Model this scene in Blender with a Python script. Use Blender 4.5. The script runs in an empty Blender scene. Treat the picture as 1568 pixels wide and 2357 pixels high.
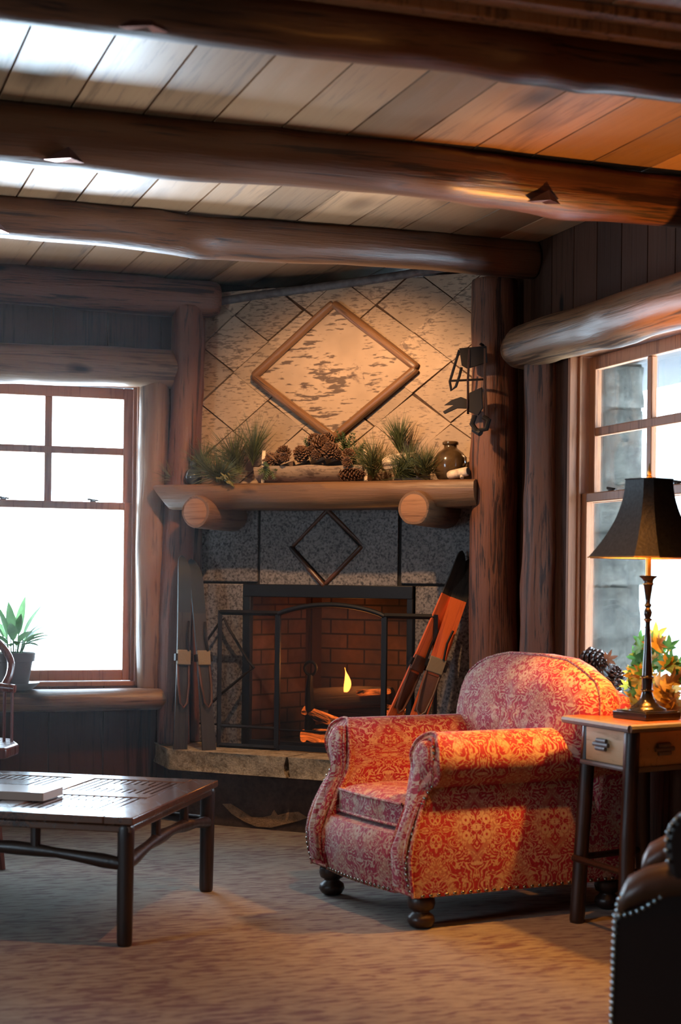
import bpy, bmesh, math, random
from mathutils import Vector, Matrix, noise

C = bpy.context.scene
COL = C.collection
PI = math.pi
random.seed(7)

# ------------------------------------------------------------------ camera, sky, lights, exposure
FPX, YAW, ROLL = 3760.0, 0.328, 0.0115
cam_data = bpy.data.cameras.new('camera')
cam = bpy.data.objects.new('camera', cam_data)
COL.objects.link(cam)
cam_data.sensor_fit = 'VERTICAL'
cam_data.sensor_height = 36.0
cam_data.lens = FPX / 2357.0 * 36.0
cam_data.shift_y = (1337.0 - 1178.5) / 2357.0
cam_data.clip_start = 0.05
cam.matrix_world = (Matrix.Translation((0, 0, 1.22)) @ Matrix.Rotation(-YAW, 4, 'Z')
                    @ Matrix.Rotation(PI / 2, 4, 'X') @ Matrix.Rotation(ROLL, 4, 'Z'))
cam_data.dof.use_dof = True
cam_data.dof.focus_distance = 7.3
cam_data.dof.aperture_fstop = 2.8
C.camera = cam

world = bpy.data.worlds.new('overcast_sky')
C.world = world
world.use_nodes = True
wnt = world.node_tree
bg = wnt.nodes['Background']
# white winter day: overcast sky above the horizon, brighter sunlit snowfield below it
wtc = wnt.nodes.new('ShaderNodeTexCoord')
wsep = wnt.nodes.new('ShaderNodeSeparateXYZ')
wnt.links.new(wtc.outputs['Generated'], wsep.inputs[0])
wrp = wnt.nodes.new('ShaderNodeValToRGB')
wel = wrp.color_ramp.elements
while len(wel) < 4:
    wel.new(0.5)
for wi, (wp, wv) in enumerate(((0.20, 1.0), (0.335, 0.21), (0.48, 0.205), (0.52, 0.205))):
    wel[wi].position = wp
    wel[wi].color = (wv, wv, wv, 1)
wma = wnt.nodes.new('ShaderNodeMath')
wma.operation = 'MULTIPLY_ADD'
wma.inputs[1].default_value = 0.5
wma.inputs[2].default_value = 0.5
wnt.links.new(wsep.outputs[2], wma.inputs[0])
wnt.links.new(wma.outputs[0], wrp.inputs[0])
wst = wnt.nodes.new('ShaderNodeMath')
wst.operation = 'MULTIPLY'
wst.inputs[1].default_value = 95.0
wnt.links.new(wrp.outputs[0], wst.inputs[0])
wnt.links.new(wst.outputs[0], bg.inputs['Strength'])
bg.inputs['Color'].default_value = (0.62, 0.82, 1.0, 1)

C.view_settings.view_transform = 'Standard'
C.view_settings.look = 'None'
C.view_settings.gamma = 1.0
C.view_settings.exposure = 0.0
C.cycles.max_bounces = 8
C.cycles.diffuse_bounces = 4
C.cycles.glossy_bounces = 3
C.cycles.transparent_max_bounces = 12
C.cycles.sample_clamp_indirect = 4.0
C.cycles.caustics_reflective = False
C.cycles.caustics_refractive = False

XLEFT = -3.2
WARM = (1.0, 0.36, 0.07)


def light(name, kind, loc, energy, color, size=0.05, target=None, spot=None, blend=0.5):
    d = bpy.data.lights.new(name, kind)
    d.energy = energy
    d.color = color
    if kind == 'POINT':
        d.shadow_soft_size = size
    if kind == 'SPOT':
        d.shadow_soft_size = size
        d.spot_size = math.radians(spot)
        d.spot_blend = blend
    o = bpy.data.objects.new(name, d)
    COL.objects.link(o)
    o.location = loc
    if target is not None:
        o.rotation_euler = (Vector(target) - Vector(loc)).to_track_quat('-Z', 'Y').to_euler()
    return o


def portal(name, loc, rot, sx, sy):
    d = bpy.data.lights.new(name, 'AREA')
    d.shape = 'RECTANGLE'
    d.size, d.size_y = sx, sy
    d.cycles.is_portal = True
    o = bpy.data.objects.new(name, d)
    COL.objects.link(o)
    o.location = loc
    o.rotation_euler = rot
    return o


# ceiling spots over the seats and in front of the hearth, between the beams
light('seat_spot', 'SPOT', (2.10, 4.66, 2.70), 125, WARM, 0.04, (2.02, 4.92, 0.4), 76, 0.6)
light('hearth_spot', 'SPOT', (2.02, 6.63, 2.55), 118, (1.0, 0.56, 0.27), 0.03, (2.60, 7.50, 1.66), 96, 0.6)
light('room_fill_spot', 'SPOT', (1.6, 3.25, 2.70), 40, WARM, 0.05, (2.0, 3.8, 0.4), 70, 0.8)  # added fill spot, warms the leather chair's arm and the near floor
light('moulding_fill_uplight', 'SPOT', (1.9, 2.3, 1.5), 14, WARM, 0.05, (1.8, 3.93, 2.78), 44, 0.8)  # added uplight with no lamp behind it, warms the moulding strips
# daylight enters only through the windows
portal('daylight_left', (1.275, 8.50, 1.45), (-PI / 2, 0, 0), 0.95, 1.6)
portal('daylight_left_far', (0.215, 8.50, 1.45), (-PI / 2, 0, 0), 0.95, 1.6)
portal('daylight_side', (XLEFT - 0.15, 3.55, 1.45), (0, -PI / 2, 0), 1.6, 1.15)
portal('daylight_right', (3.42, 5.93, 1.45), (0, PI / 2, 0), 1.6, 1.05)

# ------------------------------------------------------------------ material helpers
MATS = {}


def newmat(name):
    m = bpy.data.materials.new(name)
    m.use_nodes = True
    nt = m.node_tree
    b = nt.nodes['Principled BSDF']
    MATS[name] = m
    return m, nt, b


def N(nt, t, **kw):
    n = nt.nodes.new(t)
    for k, v in kw.items():
        if k in n.inputs:
            n.inputs[k].default_value = v
        else:
            setattr(n, k, v)
    return n


def ramp(nt, fac, stops, interp='LINEAR'):
    r = nt.nodes.new('ShaderNodeValToRGB')
    r.color_ramp.interpolation = interp
    e = r.color_ramp.elements
    while len(e) < len(stops):
        e.new(0.5)
    for i, (p, c) in enumerate(stops):
        e[i].position = p
        e[i].color = (c[0], c[1], c[2], 1) if hasattr(c, '__len__') else (c, c, c, 1)
    nt.links.new(fac, r.inputs[0])
    return r.outputs[0]


def math_node(nt, op, a, b=None, c=None):
    n = nt.nodes.new('ShaderNodeMath')
    n.operation = op
    for i, v in enumerate((a, b, c)):
        if v is None:
            continue
        if isinstance(v, (int, float)):
            n.inputs[i].default_value = v
        else:
            nt.links.new(v, n.inputs[i])
    return n.outputs[0]


def mixcol(nt, fac, a, b, mode='MIX'):
    n = nt.nodes.new('ShaderNodeMix')
    n.data_type = 'RGBA'
    n.blend_type = mode
    for i, v in ((0, fac), (6, a), (7, b)):
        if isinstance(v, (int, float)):
            n.inputs[i].default_value = v
        elif isinstance(v, tuple):
            n.inputs[i].default_value = (v[0], v[1], v[2], 1)
        else:
            nt.links.new(v, n.inputs[i])
    return n.outputs[2]


def coords(nt, scale=(1, 1, 1), kind='Object', rnd=True):
    tc = nt.nodes.new('ShaderNodeTexCoord')
    mp = nt.nodes.new('ShaderNodeMapping')
    mp.inputs['Scale'].default_value = scale
    nt.links.new(tc.outputs[kind], mp.inputs[0])
    if rnd:
        oi = nt.nodes.new('ShaderNodeObjectInfo')
        v = nt.nodes.new('ShaderNodeVectorMath')
        v.operation = 'MULTIPLY_ADD'
        nt.links.new(oi.outputs['Random'], v.inputs[0])
        v.inputs[1].default_value = (17, 31, 23)
        nt.links.new(mp.outputs[0], v.inputs[2])
        return v.outputs[0]
    return mp.outputs[0]


def bump(nt, b, h, strength=0.3, dist=0.01):
    n = nt.nodes.new('ShaderNodeBump')
    n.inputs['Strength'].default_value = strength
    n.inputs['Distance'].default_value = dist
    nt.links.new(h, n.inputs['Height'])
    nt.links.new(n.outputs[0], b.inputs['Normal'])


def wood(name, dark, light_, rough=0.4, axis=2, knots=0.0, bs=0.25, var=False, grain=9.0, coat=0.0, knot_scale=1.6,
         contrast=1.0):
    m, nt, b = newmat(name)
    grain = grain * 1.9
    s = [grain, grain, grain]
    s[axis] = grain * 0.05
    co = coords(nt, tuple(s))
    off = co
    at = None
    if var:
        at = N(nt, 'ShaderNodeAttribute', attribute_name='var')
        v = nt.nodes.new('ShaderNodeVectorMath')
        v.operation = 'MULTIPLY_ADD'
        nt.links.new(at.outputs['Fac'], v.inputs[0])
        v.inputs[1].default_value = (91, 57, 73)
        nt.links.new(co, v.inputs[2])
        off = v.outputs[0]
    n1 = N(nt, 'ShaderNodeTexNoise', Scale=1.0, Detail=7.0, Roughness=0.62, Distortion=1.1)
    nt.links.new(off, n1.inputs['Vector'])
    n2 = N(nt, 'ShaderNodeTexNoise', Scale=4.5, Detail=4.0, Roughness=0.6)
    nt.links.new(off, n2.inputs['Vector'])
    f = math_node(nt, 'MULTIPLY_ADD', n2.outputs[0], 0.5, n1.outputs[0])
    n4 = N(nt, 'ShaderNodeTexNoise', Scale=0.16, Detail=3.0, Roughness=0.6)
    nt.links.new(off, n4.inputs['Vector'])
    f = math_node(nt, 'MULTIPLY_ADD', n4.outputs[0], 0.6, f)
    col = ramp(nt, f, [(1.05 - 0.22 / contrast, dark), (1.05 + 0.22 / contrast, light_)])
    if var:
        k = math_node(nt, 'MULTIPLY_ADD', at.outputs['Fac'], 0.7, 0.62)
        col = mixcol(nt, 1.0, col, k, 'MULTIPLY')
    if knots > 0:
        s2 = [knot_scale * 2.4] * 3
        s2[axis] = knot_scale * 1.0
        tc2 = coords(nt, tuple(s2))
        nz = N(nt, 'ShaderNodeTexNoise', Scale=2.0, Detail=2.0)
        nt.links.new(tc2, nz.inputs['Vector'])
        dv = nt.nodes.new('ShaderNodeVectorMath')
        dv.operation = 'MULTIPLY_ADD'
        nt.links.new(nz.outputs['Color'], dv.inputs[0])
        dv.inputs[1].default_value = (0.22, 0.22, 0.22)
        nt.links.new(tc2, dv.inputs[2])
        vo = N(nt, 'ShaderNodeTexVoronoi', Scale=1.0)
        nt.links.new(dv.outputs[0], vo.inputs['Vector'])
        kf = ramp(nt, vo.outputs['Distance'], [(0.05, 1.0), (0.05 + 0.11 * knots, 0.0)])
        col = mixcol(nt, kf, col, (dark[0] * 0.3, dark[1] * 0.26, dark[2] * 0.25))
    nt.links.new(col, b.inputs['Base Color'])
    rr = ramp(nt, n1.outputs[0], [(0.3, min(1, rough + 0.12)), (0.75, max(0.05, rough - 0.08))])
    nt.links.new(rr, b.inputs['Roughness'])
    b.inputs['Coat Weight'].default_value = coat
    b.inputs['Coat Roughness'].default_value = 0.16 if rough < 0.2 else 0.28
    bump(nt, b, f, bs, 0.006)
    return m


def plain(name, col, rough=0.5, metal=0.0, bumpscale=0, bs=0.2, coat=0.0, vary=0.0, vscale=8.0):
    m, nt, b = newmat(name)
    b.inputs['Base Color'].default_value = (*col, 1)
    b.inputs['Roughness'].default_value = rough
    b.inputs['Metallic'].default_value = metal
    b.inputs['Coat Weight'].default_value = coat
    if vary > 0:
        n = N(nt, 'ShaderNodeTexNoise', Scale=vscale, Detail=5.0)
        nt.links.new(coords(nt), n.inputs['Vector'])
        c = ramp(nt, n.outputs[0], [(0.3, tuple(x * (1 - vary) for x in col)), (0.7, tuple(min(1, x * (1 + vary)) for x in col))])
        nt.links.new(c, b.inputs['Base Color'])
    if bumpscale:
        n = N(nt, 'ShaderNodeTexNoise', Scale=bumpscale, Detail=4.0)
        nt.links.new(coords(nt), n.inputs['Vector'])
        bump(nt, b, n.outputs[0], bs, 0.004)
    return m


wood('log', (0.024, 0.007, 0.003), (0.105, 0.036, 0.013), 0.38, 2, 0.9, 0.7, contrast=1.4, grain=13, coat=0.35, knot_scale=1.7)
wood('log_post', (0.028, 0.010, 0.0055), (0.145, 0.054, 0.026), 0.48, 2, 0.7, 0.8, contrast=1.5, grain=16, knot_scale=1.7)
wood('log_gloss', (0.045, 0.023, 0.011), (0.18, 0.095, 0.045), 0.42, 2, 0.9, 0.6, grain=12, coat=0.25, contrast=1.4, knot_scale=1.6)
wood('log_pale', (0.075, 0.038, 0.018), (0.25, 0.13, 0.060), 0.40, 2, 0.7, 0.4, grain=12)
wood('mantel_wood', (0.055, 0.026, 0.012), (0.165, 0.085, 0.040), 0.45, 2, 0.6, 0.5, grain=14)
wood('end_grain', (0.15, 0.062, 0.025), (0.30, 0.14, 0.062), 0.6, 0, 0.0, 0.3, grain=22)
wood('ceiling_pine', (0.14, 0.066, 0.029), (0.30, 0.158, 0.076), 0.40, 1, 1.9, 0.10, var=True, grain=11, coat=0.6, knot_scale=1.25)
wood('wall_board', (0.020, 0.0075, 0.004), (0.058, 0.022, 0.011), 0.65, 2, 0.5, 0.25, var=True, grain=14)
wood('fir_trim', (0.19, 0.068, 0.027), (0.36, 0.145, 0.062), 0.40, 2, 0.0, 0.08, grain=22)
wood('dark_wood', (0.008, 0.004, 0.003), (0.026, 0.012, 0.008), 0.35, 2, 0.3, 0.3, grain=20, coat=0.2)
wood('table_top_wood', (0.035, 0.014, 0.009), (0.13, 0.055, 0.03), 0.19, 1, 0.0, 0.015, grain=18, coat=1.0)
wood('side_top_wood', (0.24, 0.07, 0.025), (0.42, 0.14, 0.05), 0.22, 1, 0.0, 0.05, grain=16, coat=0.3)
wood('drawer_wood', (0.38, 0.25, 0.12), (0.60, 0.43, 0.24), 0.45, 1, 0.5, 0.1, grain=14)
wood('ski_dark', (0.009, 0.008, 0.007), (0.030, 0.024, 0.018), 0.6, 2, 0.0, 0.1, grain=20)
wood('ski_red', (0.50, 0.070, 0.018), (0.78, 0.15, 0.035), 0.35, 2, 0.0, 0.1, grain=18)
wood('branch', (0.055, 0.026, 0.011), (0.22, 0.105, 0.042), 0.35, 2, 0.0, 0.5, grain=26, coat=0.3)
wood('windsor_red', (0.05, 0.012, 0.009), (0.15, 0.035, 0.022), 0.25, 2, 0.0, 0.05, grain=16, coat=0.5)
wood('charred', (0.008, 0.006, 0.005), (0.06, 0.035, 0.022), 0.8, 2, 0.0, 0.9, grain=24)

MATS['wall_board'].node_tree.nodes['Principled BSDF'].inputs['Specular IOR Level'].default_value = 0.12
plain('black_iron', (0.012, 0.012, 0.014), 0.5, 0.4, 60, 0.2)
plain('rusty_iron', (0.010, 0.007, 0.006), 0.6, 0.5, 50, 0.4, vary=0.5)
plain('nail_brass', (0.30, 0.27, 0.22), 0.22, 1.0)
plain('nail_pewter', (0.45, 0.55, 0.60), 0.2, 1.0)
plain('bronze_lock', (0.04, 0.03, 0.025), 0.35, 0.8)
plain('dark_leather', (0.016, 0.007, 0.005), 0.40, 0, 90, 0.15)
plain('old_leather', (0.007, 0.0045, 0.004), 0.9)
plain('lit_leather', (0.075, 0.030, 0.013), 0.38, 0, 90, 0.15)  # chair leather browned for the arm rolls, warm lamplight put into the colour
plain('strap_leather', (0.10, 0.035, 0.016), 0.5, 0, 70, 0.2, vary=0.4)
plain('strap_canvas', (0.24, 0.175, 0.105), 0.8, 0, 90, 0.3)
plain('ski_tip_black', (0.010, 0.012, 0.010), 0.55)
plain('soot', (0.02, 0.018, 0.016), 0.9)
plain('bark', (0.075, 0.042, 0.026), 0.85, 0, 40, 1.0, vary=0.6, vscale=20)
plain('birch_wood', (0.62, 0.50, 0.36), 0.8, 0, 60, 0.8, vary=0.4, vscale=30)
plain('pinecone', (0.13, 0.060, 0.028), 0.6, 0, 0, vary=0.5, vscale=30)
plain('pinecone_dark', (0.075, 0.040, 0.028), 0.45, 0, 0, vary=0.5, vscale=30)
plain('needle_green', (0.075, 0.095, 0.036), 0.5, vary=0.4, vscale=20)
plain('needle_olive', (0.15, 0.125, 0.045), 0.5, vary=0.4, vscale=20)
plain('cedar_green', (0.045, 0.075, 0.025), 0.55, vary=0.5, vscale=25)
plain('moss', (0.17, 0.15, 0.05), 0.8, vary=0.5, vscale=25)
plain('jug_glaze', (0.080, 0.048, 0.020), 0.16, 0, 0, coat=0.5, vary=0.45, vscale=14)
plain('ornament_glaze', (0.035, 0.05, 0.06), 0.12, coat=0.5)
plain('copper', (0.75, 0.40, 0.33), 0.22, 1.0, vary=0.25, vscale=12)
plain('lamp_black', (0.018, 0.014, 0.012), 0.22, 0.0, coat=0.5)
plain('lamp_gold', (0.55, 0.30, 0.08), 0.3, 0.9)
plain('galvanised', (0.62, 0.63, 0.65), 0.28, 0.7)
plain('pot_clay', (0.16, 0.13, 0.125), 0.7, 0, 40, 0.2)
plain('saucer_clay', (0.20, 0.20, 0.195), 0.4)
plain('soil', (0.03, 0.02, 0.014), 0.95, 0, 60, 1.0)
plain('paper', (0.72, 0.71, 0.70), 0.35)
plain('book_cover', (0.85, 0.86, 0.88), 0.15, coat=0.6)
plain('book_spine', (0.36, 0.24, 0.17), 0.4)
plain('twig_grey', (0.19, 0.18, 0.185), 0.5, 0, 50, 0.5)
plain('bark_edge', (0.13, 0.115, 0.11), 0.7, 0, 45, 0.9, vary=0.4, vscale=25)
plain('mortar', (0.02, 0.018, 0.017), 0.9, 0, 50, 0.4)
plain('snow', (0.85, 0.87, 0.9), 0.8)
plain('porch_wood', (0.011, 0.009, 0.010), 0.8)


def leafmat(name, col, back=0.45):
    m, nt, b = newmat(name)
    n = N(nt, 'ShaderNodeTexNoise', Scale=18.0, Detail=4.0)
    nt.links.new(coords(nt), n.inputs['Vector'])
    c = ramp(nt, n.outputs[0], [(0.3, tuple(x * 0.65 for x in col)), (0.7, tuple(min(1, x * 1.3) for x in col))])
    nt.links.new(c, b.inputs['Base Color'])
    b.inputs['Roughness'].default_value = 0.4
    t = N(nt, 'ShaderNodeBsdfTranslucent')
    nt.links.new(c, t.inputs['Color'])
    mx = N(nt, 'ShaderNodeMixShader')
    mx.inputs[0].default_value = back
    nt.links.new(b.outputs[0], mx.inputs[1])
    nt.links.new(t.outputs[0], mx.inputs[2])
    nt.links.new(mx.outputs[0], nt.nodes['Material Output'].inputs['Surface'])


leafmat('leaf_green', (0.10, 0.20, 0.075), 0.38)
leafmat('leaf_maple_yellow', (0.55, 0.33, 0.05))
leafmat('leaf_maple_tan', (0.42, 0.23, 0.07))
leafmat('leaf_maple_green', (0.06, 0.19, 0.05))
leafmat('leaf_lime', (0.42, 0.44, 0.06))
leafmat('leaf_brown', (0.16, 0.06, 0.03), 0.2)


def glass(name, gloss=0.05):
    m, nt, b = newmat(name)
    nt.nodes.remove(b)
    t = N(nt, 'ShaderNodeBsdfTransparent')
    g = N(nt, 'ShaderNodeBsdfGlossy', Roughness=0.02)
    fr = N(nt, 'ShaderNodeFresnel', IOR=1.4)
    f2 = math_node(nt, 'MULTIPLY', fr.outputs[0], gloss * 20)
    mx = N(nt, 'ShaderNodeMixShader')
    nt.links.new(f2, mx.inputs[0])
    nt.links.new(t.outputs[0], mx.inputs[1])
    nt.links.new(g.outputs[0], mx.inputs[2])
    nt.links.new(mx.outputs[0], nt.nodes['Material Output'].inputs['Surface'])


glass('pane_glass', 0.04)
glass('hearth_glass', 0.012)


def screen_mesh_mat():
    m, nt, b = newmat('wire_mesh')
    b.inputs['Base Color'].default_value = (0.012, 0.012, 0.013, 1)
    b.inputs['Roughness'].default_value = 0.6
    t = N(nt, 'ShaderNodeBsdfTransparent')
    mx = N(nt, 'ShaderNodeMixShader')
    mx.inputs[0].default_value = 0.2
    nt.links.new(t.outputs[0], mx.inputs[1])
    nt.links.new(b.outputs[0], mx.inputs[2])
    nt.links.new(mx.outputs[0], nt.nodes['Material Output'].inputs['Surface'])


screen_mesh_mat()


def emitter(name, col, strength):
    m, nt, b = newmat(name)
    b.inputs['Base Color'].default_value = (*col, 1)
    b.inputs['Emission Color'].default_value = (*col, 1)
    b.inputs['Emission Strength'].default_value = strength


emitter('flame', (1.0, 0.30, 0.05), 5.0)
emitter('bulb', (1.0, 0.55, 0.2), 30.0)


def ember_mat():
    m, nt, b = newmat('ember')
    n = N(nt, 'ShaderNodeTexNoise', Scale=16.0, Detail=6.0, Roughness=0.7, Distortion=1.0)
    nt.links.new(coords(nt, (1, 1, 0.35)), n.inputs['Vector'])
    c = ramp(nt, n.outputs[0], [(0.3, (0.02, 0.012, 0.008)), (0.75, (0.16, 0.07, 0.03))])
    nt.links.new(c, b.inputs['Base Color'])
    e = ramp(nt, n.outputs[0], [(0.45, 0.0), (0.72, 1.0)])
    b.inputs['Emission Color'].default_value = (1.0, 0.16, 0.02, 1)
    nt.links.new(math_node(nt, 'MULTIPLY', e, 2.2), b.inputs['Emission Strength'])
    b.inputs['Roughness'].default_value = 0.9
    bump(nt, b, n.outputs[0], 0.8, 0.01)


ember_mat()


def granite_mat():
    m, nt, b = newmat('granite')
    co = coords(nt)
    n1 = N(nt, 'ShaderNodeTexNoise', Scale=85.0, Detail=3.0, Roughness=0.6)
    nt.links.new(co, n1.inputs['Vector'])
    n2 = N(nt, 'ShaderNodeTexVoronoi', Scale=95.0)
    nt.links.new(co, n2.inputs['Vector'])
    n3 = N(nt, 'ShaderNodeTexNoise', Scale=4.0, Detail=3.0)
    nt.links.new(co, n3.inputs['Vector'])
    c = ramp(nt, n1.outputs[0], [(0.34, (0.06, 0.054, 0.052)), (0.48, (0.21, 0.185, 0.17)), (0.62, (0.29, 0.26, 0.24))])
    k = ramp(nt, n2.outputs['Color'], [(0.14, 0.25), (0.3, 1.0)])
    c = mixcol(nt, 0.85, c, k, 'MULTIPLY')
    c = mixcol(nt, 0.5, c, ramp(nt, n3.outputs[0], [(0.3, 0.55), (0.7, 1.15)]), 'MULTIPLY')
    nt.links.new(c, b.inputs['Base Color'])
    b.inputs['Roughness'].default_value = 0.55
    bump(nt, b, n1.outputs[0], 0.15, 0.003)


granite_mat()


def rough_stone(name, dark, light_, sc=14.0, bs=1.0):
    m, nt, b = newmat(name)
    co = coords(nt)
    n1 = N(nt, 'ShaderNodeTexNoise', Scale=sc, Detail=9.0, Roughness=0.72, Distortion=0.4)
    nt.links.new(co, n1.inputs['Vector'])
    n2 = N(nt, 'ShaderNodeTexNoise', Scale=sc * 6, Detail=3.0)
    nt.links.new(co, n2.inputs['Vector'])
    f = math_node(nt, 'MULTIPLY_ADD', n2.outputs[0], 0.4, n1.outputs[0])
    nt.links.new(ramp(nt, f, [(0.5, dark), (0.9, light_)]), b.inputs['Base Color'])
    b.inputs['Roughness'].default_value = 0.85
    bump(nt, b, f, bs, 0.02)


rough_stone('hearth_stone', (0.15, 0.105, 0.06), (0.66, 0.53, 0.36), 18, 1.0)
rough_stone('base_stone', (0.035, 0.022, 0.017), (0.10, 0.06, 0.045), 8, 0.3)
rough_stone('chipped_stone', (0.20, 0.12, 0.06), (0.50, 0.32, 0.18), 22, 1.0)
rough_stone('pillar_stone', (0.040, 0.038, 0.032), (0.135, 0.125, 0.10), 9, 0.8)


def birch_mat(name, base, dash, heavy, dscale, damt, scar):
    m, nt, b = newmat(name)
    at = N(nt, 'ShaderNodeAttribute', attribute_name='var')
    co = coords(nt, (1, 1, 1), rnd=False)
    off = nt.nodes.new('ShaderNodeVectorMath')
    off.operation = 'MULTIPLY_ADD'
    nt.links.new(at.outputs['Fac'], off.inputs[0])
    off.inputs[1].default_value = (37, 11, 53)
    nt.links.new(co, off.inputs[2])
    mp = N(nt, 'ShaderNodeMapping')
    mp.inputs['Scale'].default_value = dscale
    mp.inputs['Rotation'].default_value = (0, math.radians(-4), 0)
    nt.links.new(off.outputs[0], mp.inputs[0])
    n1 = N(nt, 'ShaderNodeTexNoise', Scale=1.0, Detail=3.0, Roughness=0.55)
    nt.links.new(mp.outputs[0], n1.inputs['Vector'])
    n2 = N(nt, 'ShaderNodeTexNoise', Scale=4.5, Detail=3.0)
    nt.links.new(off.outputs[0], n2.inputs['Vector'])
    n3 = N(nt, 'ShaderNodeTexNoise', Scale=9.0, Detail=6.0, Roughness=0.7, Distortion=0.6)
    nt.links.new(off.outputs[0], n3.inputs['Vector'])
    tone = ramp(nt, n2.outputs[0], [(0.3, tuple(x * 0.78 for x in base)), (0.7, tuple(min(1, x * 1.12) for x in base))])
    tone = mixcol(nt, 1.0, tone, math_node(nt, 'MULTIPLY_ADD', at.outputs['Fac'], 0.35, 0.78), 'MULTIPLY')
    f = math_node(nt, 'MULTIPLY_ADD', n2.outputs[0], heavy, n1.outputs[0])
    d = ramp(nt, f, [(0.565 + heavy * 0.485, 0.0), (0.63 + heavy * 0.485, 1.0)])
    c = mixcol(nt, math_node(nt, 'MULTIPLY', d, damt), tone, dash)
    # scattered grey scars
    s = ramp(nt, n3.outputs[0], [(scar, 0.0), (scar + 0.08, 0.8)])
    c = mixcol(nt, s, c, (dash[0] * 1.3, dash[1] * 1.3, dash[2] * 1.4))
    nt.links.new(c, b.inputs['Base Color'])
    b.inputs['Roughness'].default_value = 0.6
    bump(nt, b, n1.outputs[0], 0.3, 0.003)


birch_mat('birch_bark', (0.50, 0.36, 0.24), (0.085, 0.055, 0.040), 0.35, (24, 24, 125), 0.65, 0.60)
birch_mat('birch_centre', (0.52, 0.37, 0.245), (0.065, 0.036, 0.026), 0.75, (13, 13, 75), 0.85, 0.62)


def carpet_mat():
    m, nt, b = newmat('carpet')
    tc = N(nt, 'ShaderNodeTexCoord')
    mp = N(nt, 'ShaderNodeMapping')
    mp.inputs['Rotation'].default_value = (0, 0, math.radians(22))
    mp.inputs['Scale'].default_value = (11, 40, 1)
    nt.links.new(tc.outputs['Object'], mp.inputs[0])
    n1 = N(nt, 'ShaderNodeTexNoise', Scale=1.0, Detail=3.0, Roughness=0.55, Distortion=0.5)
    nt.links.new(mp.outputs[0], n1.inputs['Vector'])
    n2 = N(nt, 'ShaderNodeTexNoise', Scale=1.4, Detail=3.0)
    nt.links.new(tc.outputs['Object'], n2.inputs['Vector'])
    n3 = N(nt, 'ShaderNodeTexNoise', Scale=320.0, Detail=2.0)
    nt.links.new(tc.outputs['Object'], n3.inputs['Vector'])
    f = math_node(nt, 'MULTIPLY_ADD', n2.outputs[0], 0.30, n1.outputs[0])
    c = ramp(nt, f, [(0.53, (0.115, 0.046, 0.040)), (0.62, (0.20, 0.158, 0.115)), (0.76, (0.27, 0.23, 0.17))])
    c = mixcol(nt, 0.5, c, ramp(nt, n3.outputs[0], [(0.3, 0.55), (0.7, 1.2)]), 'MULTIPLY')
    nt.links.new(c, b.inputs['Base Color'])
    b.inputs['Roughness'].default_value = 0.95
    b.inputs['Sheen Weight'].default_value = 0.15
    bump(nt, b, n3.outputs[0], 0.5, 0.004)


carpet_mat()


def brick_mat():
    m, nt, b = newmat('fire_brick')
    tc = N(nt, 'ShaderNodeTexCoord')
    br = N(nt, 'ShaderNodeTexBrick', Scale=1.0)
    br.inputs['Brick Width'].default_value = 0.20
    br.inputs['Row Height'].default_value = 0.078
    br.inputs['Mortar Size'].default_value = 0.005
    br.inputs['Color1'].default_value = (0.20, 0.085, 0.038, 1)
    br.inputs['Color2'].default_value = (0.13, 0.055, 0.026, 1)
    br.inputs['Mortar'].default_value = (0.03, 0.016, 0.011, 1)
    nt.links.new(tc.outputs['UV'], br.inputs['Vector'])
    n = N(nt, 'ShaderNodeTexNoise', Scale=30.0, Detail=4.0)
    nt.links.new(tc.outputs['Object'], n.inputs['Vector'])
    c = mixcol(nt, 0.5, br.outputs['Color'], ramp(nt, n.outputs[0], [(0.3, 0.6), (0.7, 1.2)]), 'MULTIPLY')
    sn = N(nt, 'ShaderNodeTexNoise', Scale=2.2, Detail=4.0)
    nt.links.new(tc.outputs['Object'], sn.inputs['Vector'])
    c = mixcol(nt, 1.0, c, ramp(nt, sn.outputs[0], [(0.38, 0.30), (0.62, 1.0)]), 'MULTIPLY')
    nt.links.new(c, b.inputs['Base Color'])
    b.inputs['Roughness'].default_value = 0.85
    bump(nt, b, br.outputs['Fac'], -0.5, 0.006)


brick_mat()


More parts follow.
